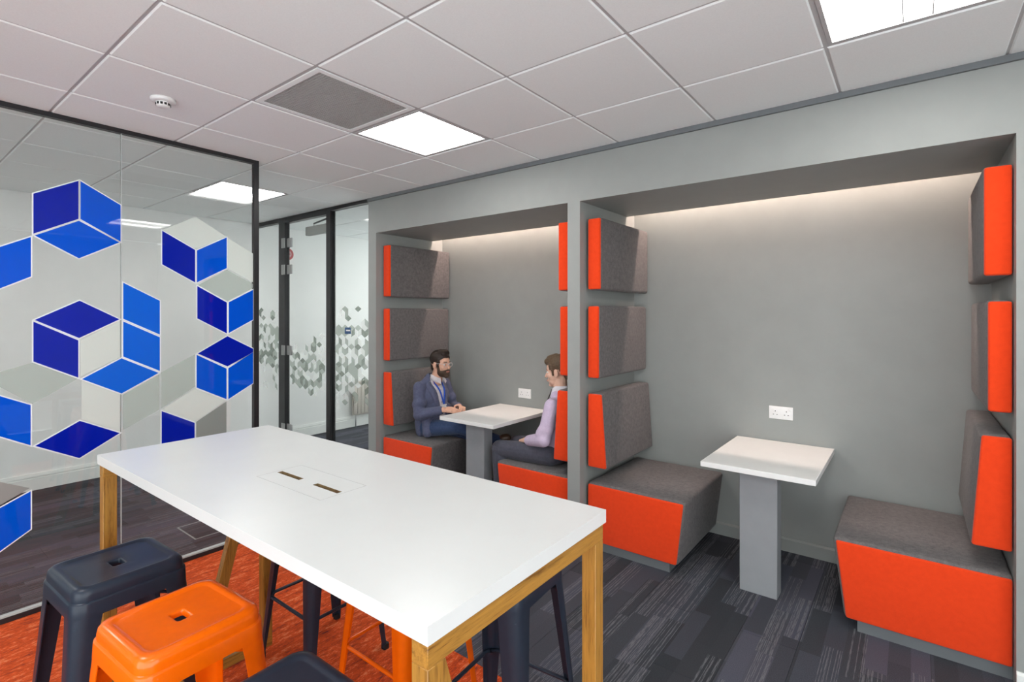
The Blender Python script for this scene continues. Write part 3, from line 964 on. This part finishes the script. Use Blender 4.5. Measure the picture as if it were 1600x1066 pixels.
# flush lid of the cable tray: a hairline joint around it
j = MB()
lx0, lx1, ly0, ly1, w, z = -0.155, 0.215, -0.100, 0.062, 0.0016, TT + 0.0003
j.box(lx0, lx1, ly0, ly0 + w, TT - 0.001, z, M['line'])
j.box(lx0, lx1, ly1 - w * 0.6, ly1, TT - 0.001, z, M['line'])
j.box(lx0, lx0 + w * 0.6, ly0 + w, ly1 - w, TT - 0.001, z, M['line'])
j.box(lx1 - w * 0.6, lx1, ly0 + w, ly1 - w, TT - 0.001, z, M['line'])
link('cable_lid', j.mesh('cable_lid'), tbl)
for s in (-1, 1):
    xo = s * (HX - 0.006)
    xi = s * (HX - 0.048)
    xa, xb = min(xo, xi), max(xo, xi)
    link('top_rail', boxmesh('top_rail', xa, xb, -HY + 0.006, HY - 0.006, TT - 0.082, TT - 0.036, M['wood_y'], 0.0015, 1), tbl)
    link('floor_rail', boxmesh('floor_rail', xa, xb, -HY + 0.006, HY - 0.006, 0.0, 0.045, M['wood_y'], 0.0015, 1), tbl)
    for sy in (s, -s):
        ya, yb = sorted((sy * (HY - 0.006), sy * (HY - 0.050)))
        link('leg', boxmesh('leg', xa, xb, ya, yb, 0.045, TT - 0.082, M['wood_z'], 0.0015, 1), tbl)
        if sy == s:
            continue
        # slanting brace from the middle of the floor rail up to one corner
        yt, yb_ = sy * (HY - (0.078 if s < 0 else 0.030)), sy * 0.022
        br = prism_mesh('brace', [(yb_ - 0.024, 0.045), (yb_ + 0.024, 0.045), (yt + 0.024, TT - 0.082), (yt - 0.024, TT - 0.082)], 'x', xa + 0.004, xb - 0.004, M['wood_z'], 0.0015, 1)
        link('brace', br, tbl)

# ------------------------------------------------------------------ stools
def rrect(hw, hd, r, n_arc=7, z=0):
    pts = []
    for cx, cy, a0 in ((hw - r, hd - r, 0), (-(hw - r), hd - r, 90), (-(hw - r), -(hd - r), 180), (hw - r, -(hd - r), 270)):
        for k in range(n_arc):
            a = R(a0 + 90 * k / (n_arc - 1))
            pts.append((cx + r * math.cos(a), cy + r * math.sin(a), z))
    return pts
SH = 0.76
def make_stool(label, mat):
    t = thing('bar_stool', label, 'stool', (0, 0, 0), 0, 'metal bar stools around the high table')
    b = MB()
    prof = [(0.026, 0.017, 0.007, SH - 0.022), (0.026, 0.017, 0.007, SH - 0.009), (0.028, 0.019, 0.008, SH - 0.0062), (0.033, 0.024, 0.010, SH - 0.0055),
            (0.060, 0.055, 0.018, SH - 0.0055), (0.116, 0.116, 0.030, SH - 0.0055), (0.121, 0.121, 0.031, SH - 0.0045), (0.126, 0.126, 0.033, SH - 0.0005), (0.134, 0.134, 0.036, SH),
            (0.146, 0.146, 0.040, SH - 0.003), (0.1515, 0.1515, 0.042, SH - 0.010), (0.154, 0.154, 0.043, SH - 0.022),
            (0.1545, 0.1545, 0.043, SH - 0.038), (0.1590, 0.1590, 0.044, SH - 0.0405), (0.1600, 0.1600, 0.045, SH - 0.043), (0.162, 0.162, 0.046, SH - 0.084),
            (0.159, 0.159, 0.044, SH - 0.084), (0.152, 0.152, 0.041, SH - 0.030), (0.145, 0.145, 0.038, SH - 0.012), (0.030, 0.021, 0.008, SH - 0.012), (0.026, 0.017, 0.007, SH - 0.022)]
    b.loops([rrect(*p[:3], 7, p[3]) for p in prof], mat)
    me = b.mesh('seat', True)
    try:
        me.set_sharp_from_angle(angle=R(55))
    except Exception:
        pass
    link('seat', me, t)
    zt, z0 = SH - 0.048, 0.012
    lv = MB()
    outer, inner = [], []
    K = 16
    for i in range(K + 1):
        u = (i / K) ** 1.4
        z = zt + (z0 - zt) * u
        c = 0.158 + (0.207 - 0.158) * u
        f = 0.030 + 0.044 * (1 - u) + 0.050 * max(0, 1 - u / 0.07) ** 2
        r = min(0.043 + (0.014 - 0.043) * u, f * 0.6)
        ring = [(c - f, c)]
        ring += [(c - r + r * math.sin(R(a)), c - r + r * math.cos(R(a))) for a in (0, 18, 36, 54, 72, 90)]
        ring += [(c, c - f)]
        th = 0.0028
        ring2 = [(c - f, c - th)]
        r2 = max(0.003, r - th)
        ring2 += [(c - th - r2 + r2 * math.sin(R(a)), c - th - r2 + r2 * math.cos(R(a))) for a in (0, 18, 36, 54, 72, 90)]
        ring2 += [(c - th, c - f)]
        outer.append([(x, y, z) for x, y in ring] + [(x, y, z) for x, y in reversed(ring2)])
    lv.loops(outer, mat, True, True, True)
    lme = lv.mesh('leg', True)
    try:
        lme.set_sharp_from_angle(angle=R(50))
    except Exception:
        pass
    fm = MB()
    fm.loops([[(x - 0.002 + 0.2, y - 0.002 + 0.2, z) for x, y, z in rrect(0.015, 0.015, 0.007, 4, z)] for z in (0.0, 0.024)], M['rubber'], True, True, True)
    fme = fm.mesh('rubber_foot')
    for k in range(4):
        l = link('leg', lme, t, (0, 0, 0), (0, 0, k * PI / 2))
        link('rubber_foot', fme, l, (0, 0, 0))
    zs = 0.29
    us = (zt - zs) / (zt - z0)
    c = 0.157 + 0.050 * us - 0.010
    sm = MB()
    sm.tube([(-c, c, zs - 0.012), (-c + 0.035, c, zs), (c - 0.035, c, zs), (c, c, zs - 0.012)], 0.0075, mat, 10)
    sme = sm.mesh('stretcher', True)
    for k in range(4):
        link('stretcher', sme, t, (0, 0, 0), (0, 0, k * PI / 2))
    cb = MB()
    d = 0.150
    cb.tube([(-d, -d, SH - 0.125), (0, 0, SH - 0.105), (d, d, SH - 0.125)], 0.006, mat, 8)
    cbm = cb.mesh('cross_brace', True)
    for k in range(2):
        link('cross_brace', cbm, t, (0, 0, 0.013 * k), (0, 0, k * PI / 2))
    return t
s1 = make_stool('charcoal metal bar stool left of the near orange stool, by the glass screen', M['charcoal'])
s1.location = (-2.12, 0.555, 0); s1.rotation_euler = (0, 0, R(3))
s2 = make_stool('glossy orange metal bar stool nearest, in front of the high table', M['orange_metal'])
s2.location = (-1.605, 0.565, 0); s2.rotation_euler = (0, 0, R(4))
copy_thing(s1, (-1.055, 0.556, 0), R(1), 'charcoal metal bar stool right of the near orange stool, showing only a seat corner')
copy_thing(s1, (-2.185, 1.372, 0), 0, 'charcoal metal bar stool behind the left end of the high table')
copy_thing(s2, (-1.60, 1.375, 0), 0, 'orange metal bar stool mostly hidden on the far side of the high table')
copy_thing(s1, (-1.11, 1.375, 0), R(5), 'charcoal metal bar stool under the right end of the high table')

# ------------------------------------------------------------------ people
def solid(name, mb, voxel, smooth=6, factor=0.5):
    """Fuse the collected shapes into one continuous skin."""
    me = mb.mesh(name, True)
    tmp = bpy.data.objects.new('tmp', me)
    COL.objects.link(tmp)
    r = tmp.modifiers.new('r', 'REMESH'); r.mode = 'VOXEL'; r.voxel_size = voxel; r.adaptivity = 0
    if smooth:
        s = tmp.modifiers.new('s', 'SMOOTH'); s.iterations = smooth; s.factor = factor
    dg = bpy.context.evaluated_depsgraph_get()
    out = bpy.data.meshes.new_from_object(tmp.evaluated_get(dg))
    out.name = name
    bpy.data.objects.remove(tmp)
    out.materials.clear()
    for mt in mb.mats:
        out.materials.append(mt)
    out.polygons.foreach_set('material_index', [0] * len(out.polygons))
    out.polygons.foreach_set('use_smooth', [True] * len(out.polygons))
    out.update()
    return out

def cut(me, remove):
    bm = bmesh.new(); bm.from_mesh(me)
    dead = [f for f in bm.faces if remove(f.calc_center_median())]
    bmesh.ops.delete(bm, geom=dead, context='FACES')
    bm.to_mesh(me); bm.free(); me.update()
    return me

def thick(o, t):
    s = o.modifiers.new('thickness', 'SOLIDIFY'); s.thickness = t; s.offset = -1
    return o

def add_hand(mb, W, d, n, s, mat, curl=22, size=1.0):
    """Palm, four fingers of different length and a thumb; d to the fingers, n out of the palm, s to the thumb."""
    W, d, n = Vector(W), Vector(d).normalized(), Vector(n)
    n = (n - d * n.dot(d)).normalized()
    side = d.cross(n).normalized()
    if side.dot(Vector(s)) < 0:
        side = -side
    k = size
    for j in range(4):
        off = side * (0.028 - 0.0185 * j) * k
        mb.capsule(W + off * 0.55, W + d * 0.085 * k + off, 0.0125 * k, 0.0115 * k, mat, 10)
    L = [0.070, 0.079, 0.073, 0.057]
    for j in range(4):
        p = W + d * 0.085 * k + side * (0.029 - 0.0192 * j) * k
        ang = 0.0
        rr = 0.0088 * k
        for seg, fr in enumerate((0.45, 0.31, 0.24)):
            ang += R(curl + 3 * j)
            dd = d * math.cos(ang) + n * math.sin(ang)
            q = p + dd * L[j] * fr * k
            mb.capsule(p, q, rr, rr * 0.93, mat, 8)
            p, rr = q, rr * 0.93
    p = W + d * 0.028 * k + side * 0.030 * k
    dd = (d * 0.62 + side * 0.62 + n * 0.40).normalized()
    q = p + dd * 0.042 * k
    mb.capsule(p, q, 0.0125 * k, 0.0105 * k, mat, 8)
    dd = (d * 0.88 + side * 0.12 + n * 0.45).normalized()
    mb.capsule(q, q + dd * 0.030 * k, 0.0105 * k, 0.0085 * k, mat, 8)

def head_rot(yaw=0, pitch=0):
    return Matrix.Rotation(R(yaw), 3, 'Z') @ Matrix.Rotation(R(pitch), 3, 'Y')

def add_head(mb, C, rot, mat):
    C = Vector(C)
    P = lambda x, y, z: C + rot @ Vector((x, y, z))
    mb.ball(P(-0.012, 0, 0.034), (0.098, 0.076, 0.086), mat, rot)
    mb.ball(P(0.030, 0, -0.025), (0.060, 0.060, 0.080), mat, rot)
    mb.ball(P(0.034, 0, -0.070), (0.052, 0.051, 0.042), mat, rot)
    mb.ball(P(0.070, 0, -0.096), (0.020, 0.024, 0.018), mat, rot)
    mb.capsule(P(0.084, 0, 0.006), P(0.103, 0, -0.030), 0.008, 0.0115, mat)
    mb.capsule(P(0.072, -0.036, 0.022), P(0.084, 0, 0.020), 0.010, 0.011, mat)
    mb.capsule(P(0.072, 0.036, 0.022), P(0.084, 0, 0.020), 0.010, 0.011, mat)
    for s in (-1, 1):
        mb.ball(P(0.058, s * 0.040, -0.025), (0.024, 0.020, 0.022), mat, rot)
        mb.ball(P(-0.006, s * 0.079, -0.012), (0.019, 0.008, 0.031), mat, rot)
        mb.ball(P(0.002, s * 0.077, -0.026), (0.012, 0.007, 0.014), mat, rot)
    mb.capsule(P(0.086, -0.016, -0.060), P(0.086, 0.016, -0.060), 0.008, 0.008, mat)

def face_parts(root, C, rot):
    C = Vector(C)
    P = lambda x, y, z: C + rot @ Vector((x, y, z))
    for s in (-1, 1):
        e = MB(); e.ball(P(0.0735, s * 0.0305, 0.003), (0.0100, 0.0125, 0.0075), M['eye'], rot, 14, 8)
        e.ball(P(0.0805, s * 0.0305, 0.003), (0.0040, 0.0055, 0.0055), M['iris'], rot, 12, 6)
        link('eye', e.mesh('eye', True), root)
    l = MB()
    l.capsule(P(0.093, -0.017, -0.057), P(0.093, 0.017, -0.057), 0.0045, 0.0045, M['lip'])
    l.capsule(P(0.0915, -0.014, -0.064), P(0.0915, 0.014, -0.064), 0.005, 0.005, M['lip'])
    link('mouth', l.mesh('mouth', True), root)

class Drape:
    """Finds the front surface of a garment so that trims lie on it."""
    def __init__(self, me):
        self.t = BVHTree.FromPolygons([v.co[:] for v in me.vertices], [p.vertices[:] for p in me.polygons])
    def x(self, y, z, default=0.12):
        h = self.t.ray_cast(Vector((0.6, y, z)), Vector((-1, 0, 0)))
        return h[0].x if h[0] is not None else default

def ribbon(path, w, mat, t=0.0025):
    """path: points; flat strip facing +x with width w along y/z normal."""
    b = MB()
    loops = []
    for i, p in enumerate(path):
        p = Vector(p)
        q = Vector(path[min(i + 1, len(path) - 1)]) - Vector(path[max(i - 1, 0)])
        tdir = q.normalized()
        side = tdir.cross(Vector((1, 0, 0)))
        side = side.normalized() if side.length > 1e-4 else Vector((0, 1, 0))
        a, c = p + side * w / 2, p - side * w / 2
        loops.append([a, c, c + Vector((t, 0, 0)), a + Vector((t, 0, 0))])
    b.loops(loops, mat, True, True, True)
    return b.mesh('ribbon')

def shoe(mb, heel, toe, mat):
    heel, toe = Vector(heel), Vector(toe)
    d = (toe - heel).normalized()
    up = Vector((0, 0, 1)); up = (up - d * up.dot(d)).normalized()
    mb.capsule(heel + up * 0.008, heel + d * 0.10 + up * 0.004, 0.040, 0.042, mat)
    mb.capsule(heel + d * 0.10, toe, 0.042, 0.030, mat)
    mb.capsule(heel + up * 0.045, heel + d * 0.03 + up * 0.05, 0.040, 0.038, mat)

# ---- the bearded man in the blue jacket, facing along +x
man = thing('person', 'bearded man in glasses, slate blue jacket and jeans, seated with a blue lanyard', 'person', (-3.60, 3.40, -0.014))
HC = (0.112, 0.0, 1.145)
HRot = head_rot(4, 4)
sk_ = M['skin']
LEGS_R = [(0.03, -0.085, 0.548), (0.43, -0.085, 0.612), (0.790, 0.055, 0.505)]
LEGS_L = [(0.03, 0.085, 0.545), (0.425, 0.115, 0.512), (0.415, 0.125, 0.10)]
ARM_R = [(0.0, -0.162, 0.930), (0.040, -0.205, 0.690), (0.262, -0.115, 0.748)]
ARM_L = [(0.0, 0.165, 0.930), (0.055, 0.222, 0.700), (0.268, 0.085, 0.752)]
b = MB()
add_head(b, HC, HRot, sk_)
b.capsule((0.035, 0, 0.95), (0.085, 0, 1.075), 0.056, 0.052, sk_)
b.capsule((0.02, 0, 0.57), (0.0, 0, 0.80), 0.105, 0.105, sk_)
b.ball((0.01, 0, 0.84), (0.100, 0.150, 0.13), sk_)
b.capsule((0.0, -0.13, 0.925), (0.0, 0.13, 0.925), 0.050, 0.050, sk_)
b.ball((0.02, 0, 0.565), (0.105, 0.145, 0.09), sk_)
for A in (ARM_R, ARM_L):
    b.capsule(A[0], A[1], 0.045, 0.036, sk_); b.capsule(A[1], A[2], 0.036, 0.026, sk_)
for A in (LEGS_R, LEGS_L):
    b.capsule(A[0], A[1], 0.070, 0.052, sk_); b.capsule(A[1], A[2], 0.050, 0.034, sk_)
b.capsule(LEGS_R[2], (0.88, 0.11, 0.495), 0.034, 0.030, sk_)
b.capsule(LEGS_L[2], (0.52, 0.135, 0.045), 0.034, 0.030, sk_)
add_hand(b, ARM_R[2], (0.85, 0.35, 0.02), (0.25, 0.55, -0.8), (0, 0.3, 1), sk_, 20)
add_hand(b, ARM_L[2], (0.75, -0.42, 0.10), (0.1, -0.5, -0.8), (0, -0.3, 1), sk_, 20)
link('body', solid('body', b, 0.0040, 3), man)
face_parts(man, HC, HRot)
Ph = lambda x, y, z: Vector(HC) + HRot @ Vector((x, y, z))
b = MB()
b.ball(Ph(-0.016, 0, 0.048), (0.104, 0.083, 0.086), M['hair_dark'], HRot)
b.capsule(Ph(0.050, -0.030, 0.098), Ph(0.038, 0.035, 0.103), 0.023, 0.025, M['hair_dark'])
b.capsule(Ph(0.0, -0.02, 0.112), Ph(0.03, 0.03, 0.112), 0.026, 0.026, M['hair_dark'])
b.capsule(Ph(-0.060, 0, 0.06), Ph(-0.080, 0, -0.045), 0.05, 0.034, M['hair_dark'])
for s in (-1, 1):
    b.capsule(Ph(0.030, s * 0.070, 0.045), Ph(0.022, s * 0.070, -0.02), 0.012, 0.009, M['hair_dark'])
hm = solid('hair', b, 0.0035, 3)
Hi = HRot.inverted()
def hair_cut(c, front=0.066, slope=0.75):
    p = Hi @ (c - Vector(HC))
    if p.x > 0.028:
        return p.z < front - (0.09 - p.x) * 0.1 - max(0, (abs(p.y) - 0.045)) * 0.8 and not (p.x < 0.045 and abs(p.y) > 0.06 and p.z > -0.02)
    if p.x > -0.03:
        return p.z < 0.018 and p.x < 0.012
    return p.z < -0.075
hm = cut(hm, hair_cut)
thick(link('hair', hm, man), 0.006)
b = MB()
b.ball(Ph(0.036, 0, -0.074), (0.059, 0.058, 0.049), M['beard'], HRot)
b.ball(Ph(0.072, 0, -0.098), (0.027, 0.031, 0.026), M['beard'], HRot)
for s in (-1, 1):
    b.capsule(Ph(0.024, s * 0.062, -0.015), Ph(0.030, s * 0.054, -0.060), 0.010, 0.016, M['beard'])
    b.capsule(Ph(0.0955, s * 0.004, -0.046), Ph(0.080, s * 0.028, -0.056), 0.0075, 0.008, M['beard'])
bm_ = solid('beard', b, 0.0035, 3)
bm_ = cut(bm_, lambda c: (lambda p: (p.z > -0.040 and p.x > 0.045 and abs(p.y) > 0.0335 and False) or p.x < 0.0 or (p.z > -0.034 and p.x > 0.05 and abs(p.y) > 0.02))(Hi @ (c - Vector(HC))))
thick(link('beard', bm_, man), 0.004)
# eyebrows
for s in (-1, 1):
    e = MB(); e.capsule(Ph(0.085, s * 0.016, 0.026), Ph(0.076, s * 0.044, 0.027), 0.0045, 0.003, M['hair_dark'], 8)
    link('eyebrow', e.mesh('eyebrow', True), man)
# spectacles
g = MB()
for s in (-1, 1):
    ring = [Ph(0.098 - 0.35 * max(0, abs(y) - 0.02) * 0.5, s * y, z) for y, z in [(0.012, 0.016), (0.030, 0.019), (0.052, 0.016), (0.056, 0.002), (0.050, -0.014), (0.032, -0.018), (0.015, -0.013), (0.010, 0.002), (0.012, 0.016)]]
    g.tube(ring, 0.0019, M['specs'], 6)
    g.tube([Ph(0.090, s * 0.057, 0.012), Ph(0.055, s * 0.076, 0.012), Ph(0.0, s * 0.082, 0.008), Ph(-0.015, s * 0.081, -0.008)], 0.0018, M['specs'], 6)
g.tube([Ph(0.098, -0.011, 0.008), Ph(0.102, 0, 0.010), Ph(0.098, 0.011, 0.008)], 0.0019, M['specs'], 6)
link('spectacles', g.mesh('spectacles', True), man)
# trousers
b = MB()
b.ball((0.02, 0, 0.562), (0.120, 0.160, 0.100), M['jeans'])
for A in (LEGS_R, LEGS_L):
    b.capsule(A[0], A[1], 0.082, 0.064, M['jeans']); b.capsule(A[1], A[2], 0.060, 0.050, M['jeans'])
link('trousers', solid('trousers', b, 0.006, 4), man)
b = MB(); shoe(b, (0.815, 0.065, 0.490), (0.985, 0.165, 0.500), M['leather'])
link('shoe', solid('shoe', b, 0.005, 2), man)
b = MB(); shoe(b, (0.40, 0.125, 0.062), (0.60, 0.140, 0.049), M['leather'])
link('shoe', solid('shoe', b, 0.005, 2), man)
# shirt
b = MB()
b.capsule((0.025, 0, 0.58), (0.010, 0, 0.82), 0.120, 0.118, M['shirt_check'])
b.ball((0.012, 0, 0.845), (0.112, 0.156, 0.135), M['shirt_check'])
b.capsule((0.02, -0.06, 0.965), (0.02, 0.06, 0.965), 0.045, 0.045, M['shirt_check'])
shm = solid('shirt', b, 0.006, 5)
link('shirt', shm, man)
dr = Drape(shm)
col = MB()
ringo = []
for k in range(19):
    a = R(-150 + 300 * k / 18 + 180)
    cx, cy = 0.048 - 0.066 * math.cos(a) * -1, 0.064 * math.sin(a)
    ringo.append((a, cx, cy))
for up in (0, 1):
    pass
lo = [(0.05 + 0.070 * math.cos(R(a)), 0.068 * math.sin(R(a)), 1.000 - 0.035 * max(0, math.cos(R(a)))) for a in range(22, 339, 12)]
hi = [(0.062 + 0.060 * math.cos(R(a)), 0.060 * math.sin(R(a)), 1.046 - 0.034 * max(0, math.cos(R(a)))) for a in range(22, 339, 12)]
col.loops([lo, hi], M['shirt_check'], False)
co = link('collar', col.mesh('collar', True, False), man)
thick(co, 0.004)
for s in (-1, 1):
    w = MB()
    w.loops([[(0.126, s * 0.012, 1.012), (0.112, s * 0.045, 1.022)], [(0.144, s * 0.028, 0.962), (0.130, s * 0.054, 0.980)]], M['shirt_check'], False)
    thick(link('collar_point', w.mesh('collar_point', False, False), man), 0.003)
# jacket, open at the front
b = MB()
J = M['jacket']
b.capsule((0.015, 0, 0.58), (0.005, 0, 0.80), 0.140, 0.135, J)
b.ball((0.005, 0, 0.84), (0.128, 0.178, 0.150), J)
b.capsule((-0.005, -0.135, 0.930), (-0.005, 0.135, 0.930), 0.058, 0.058, J)
b.capsule((0.0, -0.05, 0.978), (0.0, 0.05, 0.978), 0.058, 0.058, J)
b.capsule((0.015, -0.035, 1.0), (0.015, 0.035, 1.0), 0.060, 0.060, J)
for s in (-1, 1):
    b.capsule((0.005, s * 0.125, 0.955), (0.015, s * 0.055, 1.005), 0.040, 0.038, J)
for s in (-1, 1):
    b.capsule((0.04, s * 0.11, 0.72), (0.10, s * 0.155, 0.525), 0.052, 0.045, J)
    b.capsule((-0.04, s * 0.09, 0.60), (-0.03, s * 0.11, 0.515), 0.075, 0.055, J)
for A in (ARM_R, ARM_L):
    A0, A1, A2 = Vector(A[0]), Vector(A[1]), Vector(A[2])
    b.capsule(A0, A1, 0.060, 0.052, J)
    b.capsule(A1, A2 + (A1 - A2).normalized() * 0.035, 0.054, 0.041, J)
    b.capsule(A1 + (A0 - A1) * 0.15, A1 + (A2 - A1) * 0.12, 0.056, 0.055, J)
    b.capsule(A0 + (A1 - A0) * 0.55 + Vector((0.012, 0, 0)), A0 + (A1 - A0) * 0.62 + Vector((-0.01, 0, 0)), 0.061, 0.061, J)
jm = solid('jacket', b, 0.0055, 4)
def open_front(c):
    if c.x < 0.045:
        return (c.x > 0.02 and abs(c.y) < 0.06 and c.z > 0.985) or (math.hypot(c.x - 0.055, c.y) < 0.070 and c.z > 1.0) or c.z < 0.468
    half = 0.034 + 0.045 * max(0, (c.z - 0.78) / 0.22) + 0.05 * max(0, (0.70 - c.z) / 0.2)
    return (abs(c.y) < half) or c.z > 1.02 or c.z < 0.468
jm = cut(jm, open_front)
thick(link('jacket', jm, man), 0.006)
dj = Drape(jm)
for s in (-1, 1):
    lp = MB()
    inner, outer = [], []
    for i in range(9):
        u = i / 8
        z = 0.985 - 0.265 * u
        half = 0.036 + 0.045 * max(0, (z - 0.78) / 0.22)
        wdt = 0.012 + 0.048 * math.sin(PI * min(1, (1 - u) * 0.62 + 0.05)) * (1 if u > 0.12 else 0.7)
        yi, yo = s * half, s * (half + wdt)
        inner.append((dj.x(yi + s * 0.012, z, 0.11) + 0.005, yi, z))
        outer.append((dj.x(yo, z, 0.10) + 0.007, yo, z - 0.008))
    lp.loops([inner, outer], J, False)
    thick(link('lapel', lp.mesh('lapel', True, False), man), 0.004)
# lanyard and badge
path = []
for i in range(11):
    u = i / 10
    y, z = -0.050 + 0.062 * u, 0.985 - 0.215 * u
    path.append((dr.x(y, z, 0.12) + 0.012, y, z))
ly = link('lanyard', ribbon(path, 0.016, M['lanyard']), man)
path2 = [(dr.x(0.050 - 0.036 * i / 10, 0.985 - 0.215 * i / 10, 0.12) + 0.011, 0.050 - 0.036 * i / 10, 0.985 - 0.215 * i / 10) for i in range(11)]
link('lanyard_strap', ribbon(path2, 0.016, M['lanyard']), ly)
bx = path[-1][0]
link('badge', boxmesh('badge', bx, bx + 0.004, -0.020, 0.044, 0.690, 0.768, M['plastic'], 0.001, 1), ly)
for z in (0.955, 0.90, 0.845, 0.79):
    bt = MB(); bt.ball((dr.x(0.0, z, 0.12) + 0.001, 0.0, z), (0.003, 0.005, 0.005), M['iris'], None, 10, 6)
    link('button', bt.mesh('button', True), man)

# ---- the man in the lilac shirt, built facing +x and turned to face him
man2 = thing('person', 'young man in lilac shirt and dark trousers, seated half hidden behind the pillar', 'person', (-2.135, 3.335, -0.014), PI)
HC2 = Vector((0.010, 0.0, 1.172))
HR2 = head_rot(15, 9)
sf = M['skin_fair']
LEGS_L2 = [(0.02, 0.085, 0.548), (0.475, 0.135, 0.535), (0.462, 0.135, 0.10)]
LEGS_R2 = [(0.02, -0.085, 0.548), (0.475, -0.095, 0.530), (0.462, -0.100, 0.10)]
ARM_L2 = [(-0.035, 0.160, 0.930), (0.005, 0.205, 0.685), (0.205, 0.125, 0.635)]
ARM_R2 = [(-0.035, -0.160, 0.930), (0.005, -0.205, 0.685), (0.205, -0.085, 0.635)]
b = MB()
add_head(b, HC2, HR2, sf)
b.capsule((-0.005, 0, 0.95), (-0.010, 0, 1.10), 0.055, 0.052, sf)
b.capsule((0.02, 0, 0.57), (0.0, 0, 0.80), 0.100, 0.100, sf)
b.ball((-0.01, 0, 0.84), (0.095, 0.145, 0.13), sf)
b.capsule((-0.02, -0.13, 0.925), (-0.02, 0.13, 0.925), 0.046, 0.046, sf)
b.ball((0.02, 0, 0.565), (0.105, 0.145, 0.09), sf)
for A in (ARM_L2, ARM_R2):
    b.capsule(A[0], A[1], 0.043, 0.035, sf); b.capsule(A[1], A[2], 0.035, 0.026, sf)
for A in (LEGS_L2, LEGS_R2):
    b.capsule(A[0], A[1], 0.068, 0.050, sf); b.capsule(A[1], A[2], 0.048, 0.034, sf)
    b.capsule(A[2], (A[2][0] + 0.11, A[2][1], 0.045), 0.034, 0.03, sf)
add_hand(b, ARM_L2[2], (0.85, -0.45, -0.1), (0.0, -0.3, -1), (0.4, -0.8, 0.2), sf, 16)
add_hand(b, ARM_R2[2], (0.85, 0.40, -0.1), (0.0, 0.3, -1), (0.4, 0.8, 0.2), sf, 16)
link('body', solid('body', b, 0.0040, 3), man2)
face_parts(man2, HC2, HR2)
P2 = lambda x, y, z: HC2 + HR2 @ Vector((x, y, z))
b = MB()
hb = M['hair_brown']
b.ball(P2(-0.016, 0, 0.046), (0.105, 0.083, 0.086), hb, HR2)
b.capsule(P2(0.060, -0.030, 0.088), P2(0.064, 0.030, 0.084), 0.026, 0.026, hb)
b.capsule(P2(0.0, 0, 0.105), P2(0.05, 0, 0.100), 0.034, 0.030, hb)
b.capsule(P2(-0.060, 0, 0.05), P2(-0.078, 0, -0.05), 0.05, 0.036, hb)
for s in (-1, 1):
    b.capsule(P2(0.034, s * 0.066, 0.050), P2(0.024, s * 0.070, -0.018), 0.016, 0.010, hb)
hm2 = solid('hair', b, 0.0035, 3)
Hi2 = HR2.inverted()
def hair_cut2(c):
    p = Hi2 @ (c - HC2)
    if p.x > 0.05:
        return p.z < 0.060
    if p.x > 0.028:
        return p.z < 0.020
    if p.x > -0.03:
        return p.z < 0.016 and p.x < 0.012
    return p.z < -0.07
hm2 = cut(hm2, hair_cut2)
thick(link('hair', hm2, man2), 0.006)
for s in (-1, 1):
    e = MB(); e.capsule(P2(0.085, s * 0.016, 0.026), P2(0.076, s * 0.044, 0.027), 0.004, 0.003, hb, 8)
    link('eyebrow', e.mesh('eyebrow', True), man2)
b = MB()
S = M['slacks']
b.ball((0.02, 0, 0.560), (0.120, 0.160, 0.098), S)
for A in (LEGS_L2, LEGS_R2):
    b.capsule(A[0], A[1], 0.084, 0.068, S); b.capsule(A[1], A[2], 0.066, 0.052, S)
    b.capsule((A[1][0] - 0.02, A[1][1], A[1][2] - 0.05), (A[1][0] - 0.03, A[1][1], A[1][2] - 0.09), 0.058, 0.056, S)
link('trousers', solid('trousers', b, 0.006, 3), man2)
for A in (LEGS_L2, LEGS_R2):
    b = MB(); shoe(b, (A[2][0] - 0.02, A[2][1], 0.062), (A[2][0] + 0.19, A[2][1], 0.049), M['rubber'])
    link('shoe', solid('shoe', b, 0.005, 2), man2)
b = MB()
S = M['shirt_lilac']
b.capsule((0.02, 0, 0.60), (-0.01, 0, 0.80), 0.126, 0.118, S)
b.ball((-0.015, 0, 0.845), (0.112, 0.166, 0.145), S)
b.capsule((-0.02, -0.13, 0.935), (-0.02, 0.13, 0.935), 0.052, 0.052, S)
b.capsule((-0.012, -0.05, 0.980), (-0.012, 0.05, 0.980), 0.052, 0.052, S)
for A in (ARM_L2, ARM_R2):
    A0, A1, A2 = Vector(A[0]), Vector(A[1]), Vector(A[2])
    b.capsule(A0, A1, 0.056, 0.050, S)
    b.capsule(A1, A2 + (A1 - A2).normalized() * 0.02, 0.055, 0.042, S)
    b.capsule(A1 + (A0 - A1) * 0.3, A1 + (A0 - A1) * 0.2 + Vector((0.02, 0, -0.01)), 0.058, 0.056, S)
    for u in (0.35, 0.6, 0.82):
        q = A1 + (A2 - A1) * u
        b.ball(q, (0.050 - 0.008 * u, 0.050 - 0.008 * u, 0.050 - 0.008 * u), S)
link('shirt', solid('shirt', b, 0.0055, 4), man2)
col = MB()
lo = [(0.000 + 0.072 * math.cos(R(a)), 0.070 * math.sin(R(a)), 1.005 - 0.035 * max(0, math.cos(R(a)))) for a in range(14, 347, 12)]
hi = [(-0.008 + 0.061 * math.cos(R(a)), 0.061 * math.sin(R(a)), 1.065 - 0.032 * max(0, math.cos(R(a)))) for a in range(14, 347, 12)]
col.loops([lo, hi], M['collar_white'], False)
thick(link('collar', col.mesh('collar', True, False), man2), 0.004)
b = MB(); b.tube([(0.060, 0.012, 1.03), (0.080, 0.010, 0.985), (0.104, 0.008, 0.94), (0.122, 0.006, 0.86)], 0.004, M['iris'], 8)
link('cord', b.mesh('cord', True), man2)
